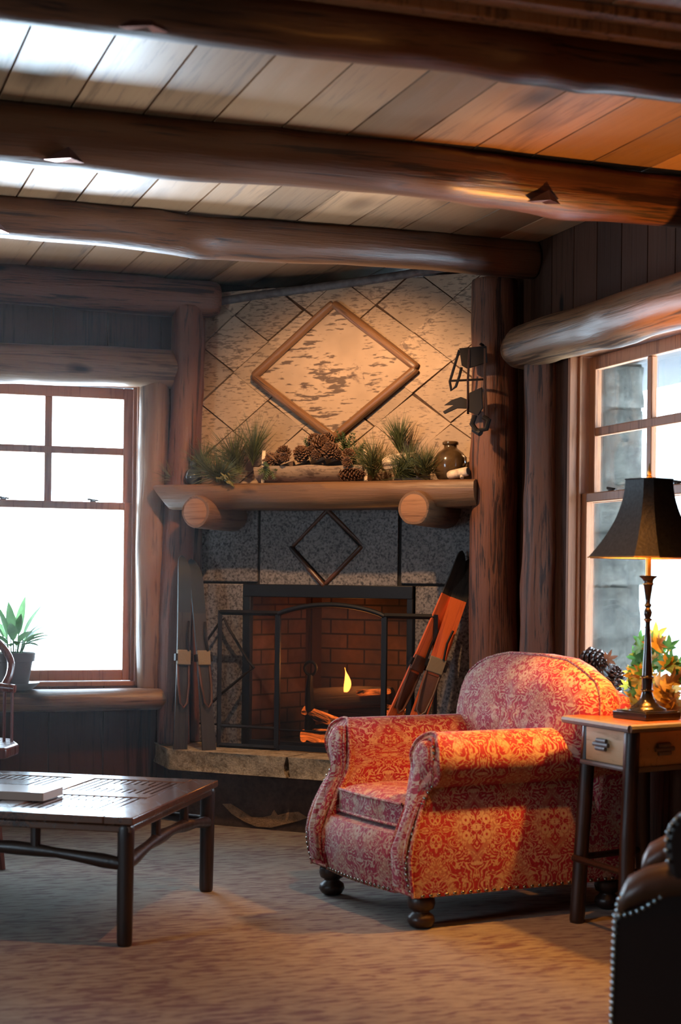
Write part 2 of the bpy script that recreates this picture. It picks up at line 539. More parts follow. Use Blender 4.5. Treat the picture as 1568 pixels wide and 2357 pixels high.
def fabric_mat():
    m, nt, b = newmat('damask')
    tc = N(nt, 'ShaderNodeTexCoord')
    sep = N(nt, 'ShaderNodeSeparateXYZ')
    nt.links.new(tc.outputs['UV'], sep.inputs[0])
    PER = 0.34
    u = math_node(nt, 'PINGPONG', sep.outputs[0], PER / 2)
    v = math_node(nt, 'PINGPONG', sep.outputs[1], 0.46)
    cb = N(nt, 'ShaderNodeCombineXYZ')
    nt.links.new(u, cb.inputs[0])
    nt.links.new(v, cb.inputs[1])
    # scrolling foliage mirrored about the motif's axis
    n1 = N(nt, 'ShaderNodeTexNoise', Scale=19.0, Detail=2.4, Roughness=0.5, Distortion=2.2)
    nt.links.new(cb.outputs[0], n1.inputs['Vector'])
    f1 = math_node(nt, 'PINGPONG', math_node(nt, 'MULTIPLY', n1.outputs[0], 5.0), 0.5)
    s1 = ramp(nt, f1, [(0.29, 0.0), (0.34, 1.0)])
    # round flower heads
    vo = N(nt, 'ShaderNodeTexVoronoi', Scale=13.0, Randomness=0.75)
    nt.links.new(cb.outputs[0], vo.inputs['Vector'])
    rings = math_node(nt, 'PINGPONG', math_node(nt, 'MULTIPLY', vo.outputs['Distance'], 3.4), 0.5)
    inside = ramp(nt, vo.outputs['Distance'], [(0.20, 1.0), (0.25, 0.0)])
    s2 = ramp(nt, rings, [(0.22, 0.0), (0.28, 1.0)])
    # large diamond lattice band
    dd = math_node(nt, 'ADD', math_node(nt, 'MULTIPLY', u, 1.0), math_node(nt, 'MULTIPLY', math_node(nt, 'PINGPONG', v, 0.23), 0.75))
    band = ramp(nt, math_node(nt, 'PINGPONG', math_node(nt, 'ADD', dd, 0.0), 0.085), [(0.066, 0.0), (0.072, 1.0)])
    pat = mixcol(nt, inside, s1, s2)
    pat = mixcol(nt, math_node(nt, 'MULTIPLY', band, 0.40), pat, (1, 1, 1))
    fine = N(nt, 'ShaderNodeTexNoise', Scale=130.0, Detail=2.0)
    nt.links.new(tc.outputs['UV'], fine.inputs['Vector'])
    big = N(nt, 'ShaderNodeTexNoise', Scale=7.0, Detail=2.0)
    nt.links.new(tc.outputs['UV'], big.inputs['Vector'])
    red = ramp(nt, big.outputs[0], [(0.35, (0.31, 0.009, 0.045)), (0.65, (0.37, 0.016, 0.038))])
    gold = ramp(nt, big.outputs[0], [(0.35, (0.56, 0.42, 0.34)), (0.65, (0.56, 0.38, 0.23))])
    c = mixcol(nt, math_node(nt, 'MULTIPLY', pat, 0.9), red, gold)
    c = mixcol(nt, 0.6, c, ramp(nt, fine.outputs[0], [(0.3, 0.7), (0.7, 1.2)]), 'MULTIPLY')
    nt.links.new(c, b.inputs['Base Color'])
    b.inputs['Roughness'].default_value = 0.75
    b.inputs['Sheen Weight'].default_value = 0.15
    b.inputs['Sheen Roughness'].default_value = 0.4
    bump(nt, b, fine.outputs[0], 0.25, 0.002)


fabric_mat()


def shade_mat():
    m, nt, b = newmat('shade_cloth')
    n = N(nt, 'ShaderNodeTexNoise', Scale=90.0, Detail=4.0)
    nt.links.new(coords(nt), n.inputs['Vector'])
    nt.links.new(ramp(nt, n.outputs[0], [(0.3, (0.006, 0.007, 0.009)), (0.7, (0.024, 0.027, 0.031))]), b.inputs['Base Color'])
    b.inputs['Roughness'].default_value = 0.45
    bump(nt, b, n.outputs[0], 0.4, 0.002)


shade_mat()
plain('shade_lining', (0.75, 0.55, 0.25), 0.6)

# ------------------------------------------------------------------ mesh helpers


class MB:
    def __init__(self):
        self.v, self.f, self.val = [], [], []

    def add(self, verts, faces, M=None, val=0.0):
        o = len(self.v)
        for p in verts:
            p = Vector(p)
            self.v.append(M @ p if M is not None else p)
        for f in faces:
            self.f.append([i + o for i in f])
            self.val.append(val)
        return self

    def box(self, lo, hi, M=None, val=0.0):
        x0, y0, z0 = lo
        x1, y1, z1 = hi
        return self.add([(x0, y0, z0), (x1, y0, z0), (x1, y1, z0), (x0, y1, z0), (x0, y0, z1), (x1, y0, z1), (x1, y1, z1), (x0, y1, z1)],
                        [(0, 3, 2, 1), (4, 5, 6, 7), (0, 1, 5, 4), (1, 2, 6, 5), (2, 3, 7, 6), (3, 0, 4, 7)], M, val)

    def prism(self, poly, a, b, plane='xy', M=None, val=0.0):
        """outline in a plane, thickened along the third axis from a to b"""
        def mk(p, h):
            if plane == 'xy':
                return (p[0], p[1], h)
            if plane == 'xz':
                return (p[0], h, p[1])
            return (h, p[0], p[1])
        n = len(poly)
        vs = [mk(p, a) for p in poly] + [mk(p, b) for p in poly]
        fs = [tuple(range(n))[::-1], tuple(range(n, 2 * n))] + [(i, (i + 1) % n, n + (i + 1) % n, n + i) for i in range(n)]
        return self.add(vs, fs, M, val)

    def tube(self, pts, r, seg=10, cap=True, M=None, squash=None, val=0.0):
        pts = [Vector(p) for p in pts]
        n = len(pts)
        rs = r if hasattr(r, '__len__') else [r] * n
        vs, fs = [], []
        up = None
        for i, p in enumerate(pts):
            t = (pts[min(i + 1, n - 1)] - pts[max(i - 1, 0)]).normalized()
            if up is None:
                a = Vector((0, 0, 1)) if abs(t.z) < 0.9 else Vector((1, 0, 0))
                up = t.cross(a).normalized()
            up = (up - t * up.dot(t)).normalized()
            w = t.cross(up)
            k = squash if squash else (1, 1)
            for j in range(seg):
                a = 2 * PI * j / seg
                vs.append(p + (up * math.cos(a) * k[0] + w * math.sin(a) * k[1]) * rs[i])
        for i in range(n - 1):
            for j in range(seg):
                fs.append((i * seg + j, i * seg + (j + 1) % seg, (i + 1) * seg + (j + 1) % seg, (i + 1) * seg + j))
        if cap:
            fs.append(tuple(range(seg))[::-1])
            fs.append(tuple(range((n - 1) * seg, n * seg)))
        return self.add(vs, fs, M, val)

    def lathe(self, prof, seg=24, M=None, val=0.0, cap=True):
        """profile of (radius, height) pairs, turned about local Z"""
        vs, fs = [], []
        n = len(prof)
        for r, z in prof:
            for j in range(seg):
                a = 2 * PI * j / seg
                vs.append((r * math.cos(a), r * math.sin(a), z))
        for i in range(n - 1):
            for j in range(seg):
                fs.append((i * seg + j, i * seg + (j + 1) % seg, (i + 1) * seg + (j + 1) % seg, (i + 1) * seg + j))
        if cap:
            fs.append(tuple(range(seg))[::-1])
            fs.append(tuple(range((n - 1) * seg, n * seg)))
        return self.add(vs, fs, M, val)

    def grid(self, rows, M=None, close=False, val=0.0):
        n, m = len(rows), len(rows[0])
        vs = [p for r in rows for p in r]
        fs = []
        for i in range(n - 1):
            for j in range(m if close else m - 1):
                fs.append((i * m + j, i * m + (j + 1) % m, (i + 1) * m + (j + 1) % m, (i + 1) * m + j))
        return self.add(vs, fs, M, val)

    def build(self, name, mat, parent=None, M=None, bevel=0.0, sharp=35, smooth=True, uv=False, segs=2, subsurf=0, uvfn=None):
        me = bpy.data.meshes.new(name)
        me.from_pydata([tuple(p) for p in self.v], [], self.f)
        bm = bmesh.new()
        bm.from_mesh(me)
        bmesh.ops.recalc_face_normals(bm, faces=bm.faces)
        bm.to_mesh(me)
        bm.free()
        at = me.attributes.new('var', 'FLOAT', 'FACE')
        for i, v in enumerate(self.val):
            at.data[i].value = v
        if smooth:
            me.shade_smooth()
            if sharp < 180:
                me.set_sharp_from_angle(angle=math.radians(sharp))
        if uv or uvfn:
            lay = me.uv_layers.new(name='uv')
            for p in me.polygons:
                nn = p.normal
                for li in p.loop_indices:
                    c = me.vertices[me.loops[li].vertex_index].co
                    if uvfn:
                        lay.data[li].uv = uvfn(c, nn)
                    else:
                        a = (abs(nn.x), abs(nn.y), abs(nn.z))
                        k = a.index(max(a))
                        lay.data[li].uv = ((c.y, c.z), (c.x, c.z), (c.x, c.y))[k]
        o = bpy.data.objects.new(name, me)
        COL.objects.link(o)
        for mm in (mat if isinstance(mat, (list, tuple)) else [mat]):
            me.materials.append(MATS[mm])
        if parent is not None:
            o.parent = parent
        if M is not None:
            o.matrix_local = M
        if bevel > 0:
            b = o.modifiers.new('bevel', 'BEVEL')
            b.width = bevel
            b.segments = segs
            b.limit_method = 'ANGLE'
            b.angle_limit = math.radians(40)
        if subsurf:
            s = o.modifiers.new('subsurf', 'SUBSURF')
            s.levels = s.render_levels = subsurf
        return o


def T(x, y, z):
    return Matrix.Translation((x, y, z))


def RZ(a):
    return Matrix.Rotation(a, 4, 'Z')


def RX(a):
    return Matrix.Rotation(a, 4, 'X')


def RY(a):
    return Matrix.Rotation(a, 4, 'Y')


def tag(o, label, cat, group=None):
    o['label'] = label
    o['category'] = cat
    if group:
        o['group'] = group
    return o


def thing(name, label, cat, M=None, group=None):
    o = bpy.data.objects.new(name, None)
    COL.objects.link(o)
    o.empty_display_size = 0.1
    if M is not None:
        o.matrix_world = M
    return tag(o, label, cat, group)


def struct(o):
    o['kind'] = 'structure'
    return o


def dup(o, parent=None, M=None):
    c = o.copy()
    COL.objects.link(c)
    c.parent = parent
    if M is not None:
        c.matrix_local = M
    for ch in list(o.children):
        dup(ch, c, ch.matrix_local.copy())
    return c


def aim(p0, p1):
    """frame whose Z runs from p0 to p1"""
    p0, p1 = Vector(p0), Vector(p1)
    z = (p1 - p0).normalized()
    a = Vector((0, 0, 1)) if abs(z.z) < 0.9 else Vector((0, 1, 0))
    x = a.cross(z).normalized()
    y = z.cross(x)
    M = Matrix((x, y, z)).transposed().to_4x4()
    M.translation = p0
    return M, (p1 - p0).length


def log_mesh(L, r0, r1, seed, seg=32, wob=0.05, bend=0.012, squash=(1, 1), flat=None, ends=(0.012, 0.012), knobs=5):
    mb = MB()
    n = max(8, int(L / 0.045))
    rnd = random.Random(seed)
    kn = [(rnd.uniform(0.05, 0.95) * L, rnd.uniform(0, 2 * PI), rnd.uniform(0.10, 0.28), rnd.uniform(0.03, 0.06)) for _ in range(int(knobs * L))]
    rows = []
    zs = [0.0] + [e for e in (ends[0] * 0.4, ends[0])] + [ends[0] + (L - ends[0] - ends[1]) * i / n for i in range(1, n)] + [L - ends[1], L - ends[1] * 0.4, L]
    for k, z in enumerate(zs):
        t = z / L
        r = r0 + (r1 - r0) * t
        e = 1.0
        if z < ends[0]:
            e = 1 - 0.35 * (1 - z / ends[0]) ** 2 * min(1, ends[0] / r)
        if z > L - ends[1]:
            e = 1 - 0.35 * (1 - (L - z) / ends[1]) ** 2 * min(1, ends[1] / r)
        bx = bend * noise.noise(Vector((seed * 3.1, z * 0.9, 0.0)))* 2
        by = bend * noise.noise(Vector((seed * 5.7, z * 0.9, 4.0))) * 2
        row = []
        for j in range(seg):
            a = 2 * PI * j / seg
            c, s = math.cos(a), math.sin(a)
            d = 1 + wob * noise.noise(Vector((c * 1.3 + seed * 7.3, s * 1.3, z * 2.6))) * 1.6 + wob * 0.35 * noise.noise(Vector((c * 4 + seed, s * 4, z * 7)))
            for kz, ka, kh, kw in kn:
                da = (a - ka + PI) % (2 * PI) - PI
                q = ((z - kz) / (kw * 1.8)) ** 2 + (da * r / kw) ** 2
                if q < 6:
                    d += kh * 0.45 * math.exp(-q)
            x, y = c * r * d * e * squash[0] + bx, s * r * d * e * squash[1] + by
            if flat is not None and y > flat:
                y = flat
            row.append((x, y, z))
        rows.append(row)
    mb.grid(rows, close=True)
    m = len(rows)
    mb.f.append(list(range(seg))[::-1])
    mb.val.append(0)
    mb.f.append(list(range((m - 1) * seg, m * seg)))
    mb.val.append(0)
    return mb


def log(name, p0, p1, r0, r1, seed, mat='log', label=None, cat='log', parent=None, **kw):
    M, L = aim(p0, p1)
    o = log_mesh(L, r0, r1, seed, **kw).build(name, mat, parent, M, sharp=50)
    if label:
        tag(o, label, cat)
    return o


# ------------------------------------------------------------------ room shell
X0, Y0, ZC = 3.24, 8.35, 2.775
XL, YN = -3.2, -2.2

o = struct(MB().box((XL, YN, -0.06), (X0, Y0, 0.0)).build('floor', 'carpet', smooth=False))

mb = MB()
rnd = random.Random(3)
w = 0.24
x = XL
while x < X0 - 0.001:
    a, b = x, min(x + w, X0)
    val = rnd.random()
    g = 0.0018
    mb.add([(a, YN, 0.012), (a + g, YN, 0.010), (a + 2.2 * g, YN, 0), (b - 2.2 * g, YN, 0), (b - g, YN, 0.010), (b, YN, 0.012),
            (a, Y0, 0.012), (a + g, Y0, 0.010), (a + 2.2 * g, Y0, 0), (b - 2.2 * g, Y0, 0), (b - g, Y0, 0.010), (b, Y0, 0.012)],
           [(i, i + 1, i + 7, i + 6) for i in range(5)], None, val)
    x += w
mb.box((XL, YN, 0.012), (X0, Y0, 0.08))
struct(mb.build('ceiling', 'ceiling_pine', None, T(0, 0, ZC), smooth=False))


def board_wall(name, length, openings, M, width=0.22, seed=1, skip=0.0):
    """vertical boards along local x, facing local -y, with holes (x0,x1,z0,z1)"""
    mb = MB()
    rnd = random.Random(seed)
    x = 0.0
    while x < length - 0.001:
        a, b = x, min(x + width, length)
        val = rnd.random()
        cuts = [a, b]
        for (p, q, r, s) in openings:
            for c in (p, q):
                if a + 0.002 < c < b - 0.002:
                    cuts.append(c)
        cuts.sort()
        for a2, b2 in zip(cuts[:-1], cuts[1:]):
            mid = (a2 + b2) / 2
            segs = [(0.0, ZC + 0.05)]
            for (p, q, r, s) in openings:
                if p < mid < q:
                    segs = [(0.0, r), (s, ZC + 0.05)]
            g0 = 0.004 if a2 == a else 0.0
            g1 = 0.004 if b2 == b else 0.0
            for z0, z1 in segs:
                mb.add([(a2, 0.012, z0), (a2 + g0, 0, z0), (b2 - g1, 0, z0), (b2, 0.012, z0), (a2, 0.012, z1), (a2 + g0, 0, z1), (b2 - g1, 0, z1), (b2, 0.012, z1)],
                       [(0, 1, 5, 4), (1, 2, 6, 5), (2, 3, 7, 6)], None, val)
                mb.box((a2, 0.012, z0), (b2, 0.13, z1), None, val)
        x += width
    return struct(mb.build(name, 'wall_board', None, M, smooth=False))


W1 = (0.81, 1.745)      # left-wall window opening, world X
W3 = (-0.26, 0.69)
W5 = (3.0, 4.1)       # window of the side wall, world Y
W2 = (5.37, 6.46)       # right-wall window opening, world Y
ZO, ZT = 0.665, 2.235
board_wall('wall_left', X0 - XL, [(W1[0] - XL, W1[1] - XL, ZO, ZT), (W3[0] - XL, W3[1] - XL, ZO, ZT)], T(XL, Y0, 0), 0.28, 4)
board_wall('wall_right', Y0 - YN, [(Y0 - W2[1], Y0 - W2[0], ZO, ZT)], T(X0, Y0, 0) @ RZ(-PI / 2), 0.215, 9)
board_wall('wall_near', X0 - XL, [], T(X0, YN, 0) @ RZ(PI), 0.24, 11)
board_wall('wall_far_left', Y0 - YN, [(W5[0] - YN, W5[1] - YN, ZO, ZT)], T(XL, YN, 0) @ RZ(PI / 2), 0.24, 12)
struct(MB().box((X0 - 0.022, YN, 0), (X0, 6.95, 0.135)).build('baseboard_right', 'fir_trim', bevel=0.004))
struct(MB().box((XL, Y0 - 0.022, 0), (1.82, Y0, 0.135)).build('baseboard_left', 'wall_board', bevel=0.004))


def window(name, wd, M, z0=ZO, z1=ZT):
    """double-hung window; local x across, y outward, z up; x from 0 to wd"""
    e = thing(name, '', '', M)
    del e['label'], e['category']
    struct(e)
    d0, d1 = 0.0, 0.125
    # jamb liner boards of the reveal
    mb = MB()
    t = 0.022
    mb.box((0, d0, z0), (t, d1, z1)).box((wd - t, d0, z0), (wd, d1, z1)).box((t, d0, z1 - t), (wd - t, d1, z1)).box((t, d0, z0), (wd - t, d1, z0 + t))
    mb.box((t, 0.040, z0 + t), (t + 0.016, 0.052, z1 - t)).box((wd - t - 0.016, 0.040, z0 + t), (wd - t, 0.052, z1 - t))
    mb.build('window_frame', 'fir_trim', e, bevel=0.002)
    zm = 1.592
    s = 0.052
    a, b = t + 0.004, wd - t - 0.004

    def sash(nm, za, zb, y0, rail_b, rail_t, munt):
        mb = MB()
        y1 = y0 + 0.034
        mb.box((a, y0, za), (a + s, y1, zb)).box((b - s, y0, za), (b, y1, zb))
        mb.box((a + s, y0, za), (b - s, y1, za + rail_b)).box((a + s, y0, zb - rail_t), (b - s, y1, zb))
        o = mb.build(nm, 'fir_trim', e, bevel=0.004)
        if munt:
            mm = MB()
            c = (a + b) / 2
            zc = (za + rail_b + zb - rail_t) / 2
            mm.box((c - 0.019, y0 + 0.004, za + rail_b), (c + 0.019, y1 - 0.004, zb - rail_t))
            mm.box((a + s, y0 + 0.003, zc - 0.019), (b - s, y1 - 0.003, zc + 0.019))
            mm.build('muntin', 'fir_trim', o, bevel=0.004)
        MB().box((a + s - 0.004, y0 + 0.015, za + rail_b - 0.004), (b - s + 0.004, y0 + 0.019, zb - rail_t + 0.004)).build('pane', 'pane_glass', o, smooth=False)
        return o
    sash('upper_sash', zm - 0.02, z1 - t - 0.002, 0.092, 0.036, 0.058, True)
    lo = sash('lower_sash', z0 + t + 0.002, zm + 0.022, 0.056, 0.056, 0.040, False)
    for k in (0.24, 0.76):
        c = a + (b - a) * k
        mb = MB()
        mb.lathe([(0.016, 0), (0.016, 0.006), (0.006, 0.010)], 14, T(c, 0.075, zm + 0.022))
        mb.tube([(c - 0.03, 0.070, zm + 0.036), (c - 0.005, 0.075, zm + 0.033), (c + 0.03, 0.078, zm + 0.029)], [0.006, 0.005, 0.004], 8)
        mb.build('sash_lock', 'bronze_lock', lo)
    return e


window('window_1', W1[1] - W1[0], T(W1[0], Y0, 0))
window('window_3', W3[1] - W3[0], T(W3[0], Y0, 0))
window('window_4', W5[1] - W5[0], T(XL, W5[0], 0) @ RZ(PI / 2))
window('window_2', W2[1] - W2[0], T(X0, W2[1], 0) @ RZ(-PI / 2))

hz, hnt, hb = newmat('glare_scatter')
hnt.nodes.remove(hb)
hv = N(hnt, 'ShaderNodeVolumeScatter', Density=0.0062, Anisotropy=0.75)
hnt.links.new(hv.outputs[0], hnt.nodes['Material Output'].inputs['Volume'])
o = MB().box((-1.6, 5.0, 0.02), (1.70, 8.13, 2.52)).build('glare_haze', 'glare_scatter', smooth=False)  # added scatter volume standing in for lens glare around the left window
tag(o, 'added haze volume imitating glare around the bright left window', 'haze')
o['kind'] = 'stuff'

# ------------------------------------------------------------------ logs of the building
log('ceiling_beam', (XL, 5.46, 2.684), (X0 - 0.005, 5.46, 2.684), 0.112, 0.098, 11, 'log',
    'thick round log ceiling beam, middle of the three, orange-lit at its right end', 'beam')
log('ceiling_beam', (XL, 6.80, 2.698), (X0 - 0.005, 6.80, 2.698), 0.092, 0.086, 23, 'log',
    'round log ceiling beam nearest the fireplace, resting above the right post', 'beam')
log('ceiling_beam', (XL, 4.15, 2.700), (X0 - 0.005, 4.15, 2.700), 0.088, 0.084, 37, 'log',
    'dark blurred log ceiling beam nearest the viewer, at the top of the photo', 'beam')
mb = MB().box((XL, 3.985, ZC - 0.055), (X0 - 0.002, 4.045, ZC)).box((XL, 3.915, ZC - 0.028), (X0 - 0.002, 3.985, ZC))
tag(mb.build('ceiling_moulding', 'log_pale', bevel=0.008), 'stepped wooden moulding strip along the nearest ceiling beam', 'moulding')
log('wall_plate_log', (XL, 8.255, 2.672), (2.115, 8.255, 2.672), 0.10, 0.098, 41, 'log_post',
    'horizontal log under the ceiling above the bright left window', 'log', ends=(0.012, 0.05))
log('log_post', (1.915, 8.22, 0.375), (1.950, 8.22, 2.62), 0.084, 0.080, 5, 'log_post',
    'gnarled reddish log post between left window and fireplace', 'post', wob=0.09, bend=0.02)
log('log_post', (3.140, 6.985, 0.372), (3.122, 6.985, 2.63), 0.114, 0.106, 8, 'log_post',
    'thick reddish log post standing to the right of the fireplace', 'post', wob=0.05)
log('trim_pole', (2.035, 8.315, 0.375), (2.035, 8.315, 2.60), 0.030, 0.028, 15, 'log_post',
    'thin dark pole beside the left edge of the birch bark panel', 'pole')
log('window_lintel_log', (-1.6, 8.285, 2.300), (1.915, 8.285, 2.300), 0.104, 0.098, 17, 'log_pale',
    'log lintel lying over the bright left window', 'log', ends=(0.01, 0.02))
log('window_jamb_log', (1.795, 8.30, 0.655), (1.795, 8.30, 2.24), 0.075, 0.078, 19, 'log_pale',
    'vertical log jamb at the right edge of the left window', 'log', wob=0.07)
log('window_sill_log', (-1.6, 8.245, 0.608), (1.895, 8.245, 0.608), 0.098, 0.095, 21, 'log_pale',
    'honey-coloured half log sill below the left window', 'log', squash=(1, 0.62), flat=0.05, ends=(0.02, 0.06))
log('window_lintel_log', (3.165, 6.83, 2.285), (3.165, 3.9, 2.285), 0.098, 0.106, 27, 'log_gloss',
    'glossy grey-brown log lintel over the right window', 'log', ends=(0.09, 0.02))
log('window_jamb_log', (3.205, 6.645, 0.02), (3.205, 6.645, 2.22), 0.082, 0.080, 29, 'log_post',
    'vertical log jamb beside the right window, shiny with a pale edge', 'log', wob=0.06)
mb = MB().box((3.10, 4.05, 0.625), (X0 + 0.005, 6.50, 0.662))
tag(mb.build('window_ledge', 'fir_trim', bevel=0.008), 'wooden ledge under the right window behind the armchair', 'ledge')


def bracket(x, y, z, s, label, rot=0.0):
    mb = MB()
    v = [(-s, -0.01, 0), (s * 0.9, -0.01, 0.0), (0.1 * s, -0.032, s * 0.62), (-s * 0.2, 0.03, 0.004), (s * 0.25, -0.022, 0.010)]
    mb.add(v, [(0, 4, 2), (4, 1, 2), (0, 3, 4), (3, 1, 4), (0, 2, 3), (1, 3, 2)])
    return tag(mb.build('copper_bracket', 'copper', None, T(x, y, z) @ RZ(rot), smooth=False), label, 'bracket')


bracket(0.857, 5.385, 2.587, 0.070, 'small copper triangle folded under the middle beam, left end')
bracket(2.600, 5.395, 2.602, 0.070, 'small copper triangle under the middle beam near the right wall')
bracket(0.850, 4.10, 2.612, 0.070, 'small copper triangle under the nearest beam at top left')
bracket(0.800, 6.735, 2.617, 0.055, 'small copper triangle under the beam nearest the fireplace')

# ------------------------------------------------------------------ fireplace (local x across, y into the wall, z up)
FP = T(2.635, 7.745, 0) @ RZ(-PI / 4)
ZH = 0.370
fire = thing('fireplace', 'corner fireplace of speckled grey granite with black-framed firebox and raised hearth', 'fireplace', FP)
OX0, OX1, OZ = -0.553, 0.402, 1.195
MB().box((-0.85, 0.012, ZH), (OX0 - 0.005, 0.05, 1.60)).box((OX1 + 0.005, 0.012, ZH), (0.85, 0.05, 1.60)).box((OX0 - 0.005, 0.012, OZ), (OX1 + 0.005, 0.05, 1.60)).build('mortar_backing', 'mortar', fire, smooth=False)


def slab(x0, x1, z0, z1, hole=None):
    mb = MB().box((x0, 0.0, z0), (x1, 0.03, z1))
    return mb.build('granite_slab', 'granite', fire, bevel=0.006)


g = 0.007
slab(-0.85, OX0 - g, ZH, 0.46)
slab(-0.85, OX0 - g, 0.47, 1.205 - g)
slab(OX1 + g, 0.85, ZH, 1.205 - g)
slab(-0.85, -0.468 - 0.01, 1.205 + g * 0.6, 1.60)
slab(0.320 + 0.01, 0.85, 1.205 + g * 0.6, 1.60)
# centre slab around an inset rhombus
cx, cz, hw, hh = -0.083, 1.388, 0.205, 0.196
mb = MB()
outer = [(-0.468 + 0.008, 1.60), (0.320 - 0.008, 1.60), (0.320 - 0.008, OZ), (-0.468 + 0.008, OZ)]
dia = [(cx, cz + hh - 0.002), (cx + hw, cz), (cx, cz - hh + 0.004), (cx - hw, cz)]
mid_t, mid_b = (cx, 1.60), (cx, OZ)
q = [(-0.460, 1.60), (cx, 1.60), (cx, cz + hh), (cx - hw, cz), (cx, cz - hh), (cx, OZ), (-0.460, OZ)]
p = [(0.312, 1.60), (0.312, OZ), (cx, OZ), (cx, cz - hh), (cx + hw, cz), (cx, cz + hh), (cx, 1.60)]
for poly in (q, p):
    mb.prism(poly, 0.0, 0.03, 'xz')
mb.build('granite_slab', 'granite', fire, smooth=False)
k = 0.90
MB().prism([(cx, cz + hh * k), (cx + hw * k, cz), (cx, cz - hh * k), (cx - hw * k, cz)], 0.003, 0.03, 'xz').build('granite_diamond', 'granite', fire, bevel=0.006)
for i in range(4):
    a, b = dia[i], dia[(i + 1) % 4]
    log('diamond_edge', (a[0], 0.0, a[1]), (b[0], 0.0, b[1]), 0.012, 0.012, 60 + i, 'log', parent=fire, seg=10, knobs=0)
# firebox
mb = MB()
bx0, bx1, yb, zt = OX0 + 0.03, OX1 - 0.03, 0.50, OZ - 0.02
ix = 0.12
mb.add([(bx0, 0.02, ZH), (bx0 + ix, yb, ZH), (bx0 + ix, yb, zt), (bx0, 0.02, zt)], [(0, 1, 2, 3)])
mb.add([(bx1 - ix, yb, ZH), (bx1, 0.02, ZH), (bx1, 0.02, zt), (bx1 - ix, yb, zt)], [(0, 1, 2, 3)])
mb.add([(bx0 + ix, yb, ZH), (bx1 - ix, yb, ZH), (bx1 - ix, yb, zt), (bx0 + ix, yb, zt)], [(0, 1, 2, 3)])
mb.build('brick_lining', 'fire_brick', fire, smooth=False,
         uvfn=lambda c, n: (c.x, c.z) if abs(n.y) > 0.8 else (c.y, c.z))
MB().box((bx0, 0.02, zt), (bx1, yb, zt + 0.01)).build('firebox_roof', 'soot', fire, smooth=False)
MB().box((bx0, 0.0, ZH), (bx1, yb, ZH + 0.008)).build('firebox_floor', 'soot', fire, smooth=False)
mb = MB()
mb.box((OX0, -0.012, ZH), (OX0 + 0.045, 0.02, OZ)).box((OX1 - 0.033, -0.012, ZH), (OX1, 0.02, OZ)).box((OX0, -0.014, OZ - 0.062), (OX1, 0.02, OZ + 0.004)).box((OX0, -0.012, ZH), (OX1, 0.02, ZH + 0.03))
mb.build('metal_surround', 'black_iron', fire, bevel=0.004)
MB().box((OX0 + 0.04, 0.006, ZH + 0.03), (OX1 - 0.03, 0.010, OZ - 0.06)).build('glass_front', 'hearth_glass', fire, smooth=False)
for x in (-0.53, 0.352):
    pass


# raised hearth: polygon in world coordinates moved into the fireplace's frame
def fl(x, y, z=0.0):
    a, b = x - 2.635, y - 7.745
    return ((a - b) / 2 ** .5, (a + b) / 2 ** .5)


def rough_prism(poly, z0, z1, amp, seed, step=0.05):
    pts = []
    n = len(poly)
    for i in range(n):
        a, b = Vector(poly[i]), Vector(poly[(i + 1) % n])
        m = max(1, int((b - a).length / step))
        for j in range(m):
            pts.append(a + (b - a) * j / m)
    c = sum(pts, Vector((0, 0))) / len(pts)
    rows = []
    for k, (z, s) in enumerate(((z1, 0.1), (z1 - 0.006, 0.5), (z1 - (z1 - z0) * .35, 1.0), (z1 - (z1 - z0) * .65, 1.0), (z0 + 0.008, 0.7), (z0, 0.2))):
        row = []
        for q in pts:
            d = (q - c).normalized()
            h = noise.noise(Vector((q.x * 9 + seed, q.y * 9, z * 16))) + 0.5 * noise.noise(Vector((q.x * 24 + seed, q.y * 24, z * 30)))
            r = q + d * amp * s * (h - 0.2)
            row.append((r.x, r.y, z))
        rows.append(row)
    mb = MB().grid(rows, close=True)
    m = len(pts)
    mb.f.append(list(range(m)))
    mb.val.append(0)
    mb.f.append(list(range(5 * m, 6 * m))[::-1])
    mb.val.append(0)
    return mb


SF = 9.80
# two hearth slabs meeting at a joint
A = fl(1.825, 8.34)
B = fl(1.825, SF - 1.825)
J = (-0.075, (SF - 10.38) / 2 ** .5)
Jb = (-0.075, 0.0)
Cc = fl(SF - 6.86, 6.86)
D = fl(3.225, 6.86)
rough_prism([A, B, (J[0] - 0.004, J[1]), (Jb[0] - 0.004, 0.0), (-0.85, 0.0)], 0.270, ZH, 0.022, 1.0).build('hearth_slab', 'hearth_stone', fire, sharp=60)
rough_prism([(Jb[0] + 0.004, 0.0), (J[0] + 0.004, J[1]), Cc, D, (0.86, 0.0)], 0.270, ZH, 0.022, 7.0).build('hearth_slab', 'hearth_stone', fire, sharp=60)
SB = 9.92
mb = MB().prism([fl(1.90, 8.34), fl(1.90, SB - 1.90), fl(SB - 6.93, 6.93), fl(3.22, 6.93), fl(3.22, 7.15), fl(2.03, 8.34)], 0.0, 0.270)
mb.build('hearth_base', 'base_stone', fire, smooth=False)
yb_ = (SB - 10.38) / 2 ** .5
pts = [(-0.475, 0.108), (-0.43, 0.112), (-0.36, 0.080), (-0.31, 0.055), (-0.25, 0.058), (-0.20, 0.072), (-0.185, 0.100), (-0.165, 0.075), (-0.11, 0.092), (-0.05, 0.100),
       (0.0, 0.075), (-0.05, 0.055), (-0.12, 0.035), (-0.20, 0.012), (-0.28, 0.010), (-0.35, 0.030), (-0.42, 0.062)]
MB().prism(pts, yb_ - 0.006, yb_ + 0.01, 'xz').build('chipped_patch', 'chipped_stone', fire, smooth=False)

